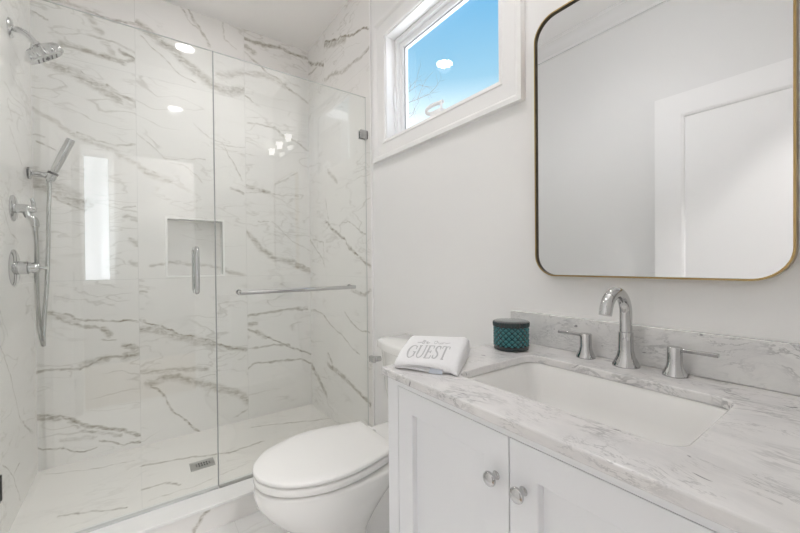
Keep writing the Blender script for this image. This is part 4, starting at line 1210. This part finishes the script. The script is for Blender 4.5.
# ------------------------------------------------------------------ lamps
LC = (1.0, 0.975, 0.965)
def downlight(x, y, label, strength, watts, cone=150):
    d = thing('ceiling_downlight', label, 'light', (x, y, ZC), 'recessed ceiling lights')
    bm = bmesh.new()
    add_lathe(bm, (x, y, ZC), (0, 0, -1), [(0.085, 0), (0.083, 0.006), (0.068, 0.008), (0.064, 0.003)], 40, cap1=False)
    obj('trim_ring', bm, M['trim'], d)
    bm = bmesh.new()
    add_lathe(bm, (x, y, ZC-0.003), (0, 0, -1), [(0.064, 0), (0.064, 0.002), (0.0, 0.003)], 40)
    obj('lens', bm, lamp_mat('downlight_lens', LC, strength), d)
    if watts:
        sl = bpy.data.lights.new('downlight_beam', 'SPOT')
        sl.energy, sl.color, sl.spot_size, sl.spot_blend, sl.shadow_soft_size = watts, LC, math.radians(cone), 1.0, 0.06
        so = bpy.data.objects.new('downlight_beam', sl)
        COL.objects.link(so)
        so.parent = d
        so.location = (0, 0, -0.02)
downlight(0.334, 0.93, 'round recessed ceiling light over the middle of the bathroom', 25.0, LAMP_MAIN)
downlight(0.310, 2.215, 'round recessed ceiling light over the shower', 25.0, LAMP_SHOWER, 128)
hd_ = thing('hall_fill_light', 'added fill light, wide and round, on the unseen hall ceiling', 'light', (0.45, -1.0, ZC))  # fill lamp added in the unseen hall to brighten the bathroom
bm = bmesh.new()
add_lathe(bm, (0.45, -1.0, ZC), (0, 0, -1), [(0.27, 0), (0.27, 0.035), (0.255, 0.04)], 48, cap1=False)
obj('trim_ring', bm, M['trim'], hd_)
bm = bmesh.new()
add_lathe(bm, (0.45, -1.0, ZC-0.02), (0, 0, -1), [(0.254, 0), (0.254, 0.018), (0.15, 0.035), (0.0, 0.04)], 48)
obj('diffuser', bm, lamp_mat('hall_fill_diffuser', (1.0, 0.98, 0.97), FILL_HALL), hd_)
vl = thing('vanity_light', 'chrome three-lamp bar light on the wall above the mirror', 'light', (XR, 0.42, 2.15))
obj('back_bar', B((XR-0.022, 0.12, 2.12), (XR-0.0005, 0.74, 2.18)), M['chrome'], vl, bevel=0.003)
for k, y in enumerate((0.20, 0.43, 0.66)):
    bm = bmesh.new()
    add_tube(bm, [(XR-0.02, y, 2.15), (XR-0.07, y, 2.15)], 0.008, 12)
    add_lathe(bm, (XR-0.07, y, 2.15), (0, 0, -1), [(0.018, -0.012), (0.018, 0.012)], 20)
    a_ = obj('lamp_arm', bm, M['chrome'], vl)
    a_.matrix_parent_inverse = Matrix.Translation(vl.location).inverted()
    bm = bmesh.new()
    add_lathe(bm, (XR-0.07, y, 2.16), (0, 0, 1), [(0.010, 0), (0.016, 0.005), (0.020, 0.02), (0.030, 0.055), (0.0305, 0.060)], 28, cap1=False)
    obj('lamp_shade', bm, lamp_mat('opal_shade', LC, LAMP_VANITY), a_)
    bm = bmesh.new()
    add_lathe(bm, (XR-0.07, y, 2.212), (0, 0, 1), [(0.0285, 0), (0.0, 0.002)], 28)  # glowing disc added in the shade mouth to brighten the ceiling
    obj('added_uplight', bm, lamp_mat('added_uplight_glow', LC, FILL_UP), a_)

# ------------------------------------------------------------------ bare tree outside the window
def twig(bm, p, d, L, r, depth):
    n = 5
    pts = [p]
    q = Vector(p)
    for i in range(n):
        d = (d + Vector((random.uniform(-.14, .14), random.uniform(-.14, .14), random.uniform(-.06, .16)))).normalized()
        q = q + d*L/n
        pts.append(q.copy())
        if depth and i >= 1:
            s = d.cross(Vector((random.uniform(-1, 1), random.uniform(-1, 1), random.uniform(-1, 1)))).normalized()
            twig(bm, q, (d*0.75 + s*0.75).normalized(), L*random.uniform(0.4, 0.62), r*0.5, depth-1)
    add_tube(bm, pts, [r*(1-0.75*i/n) for i in range(n+1)], 5)
tree = thing('bare_tree', 'bare leafless tree twigs seen at the left edge of the window', 'tree', (6.0, 9.75, -2.5))
bm = bmesh.new()
add_tube(bm, smooth_path([(6.0, 9.75, -2.5), (6.05, 9.73, 0.5), (5.98, 9.70, 3.0), (6.0, 9.65, 5.2)], 5), [0.16-0.006*i for i in range(16)], 10)
obj('trunk', bm, M['bark'], tree)
for (z, dy, L_, dz_) in ((3.9, -0.95, 1.7, 0.35), (4.5, -0.9, 1.8, 0.5), (5.0, -0.75, 1.7, 0.7), (4.2, 0.7, 1.5, 0.5), (5.2, -0.3, 1.6, 0.9)):
    bm = bmesh.new()
    twig(bm, Vector((5.99, 9.68, z)), Vector((random.uniform(-.2, .2), dy, dz_)).normalized(), L_, 0.022, 3)
    obj('branch', bm, M['bark'], tree)
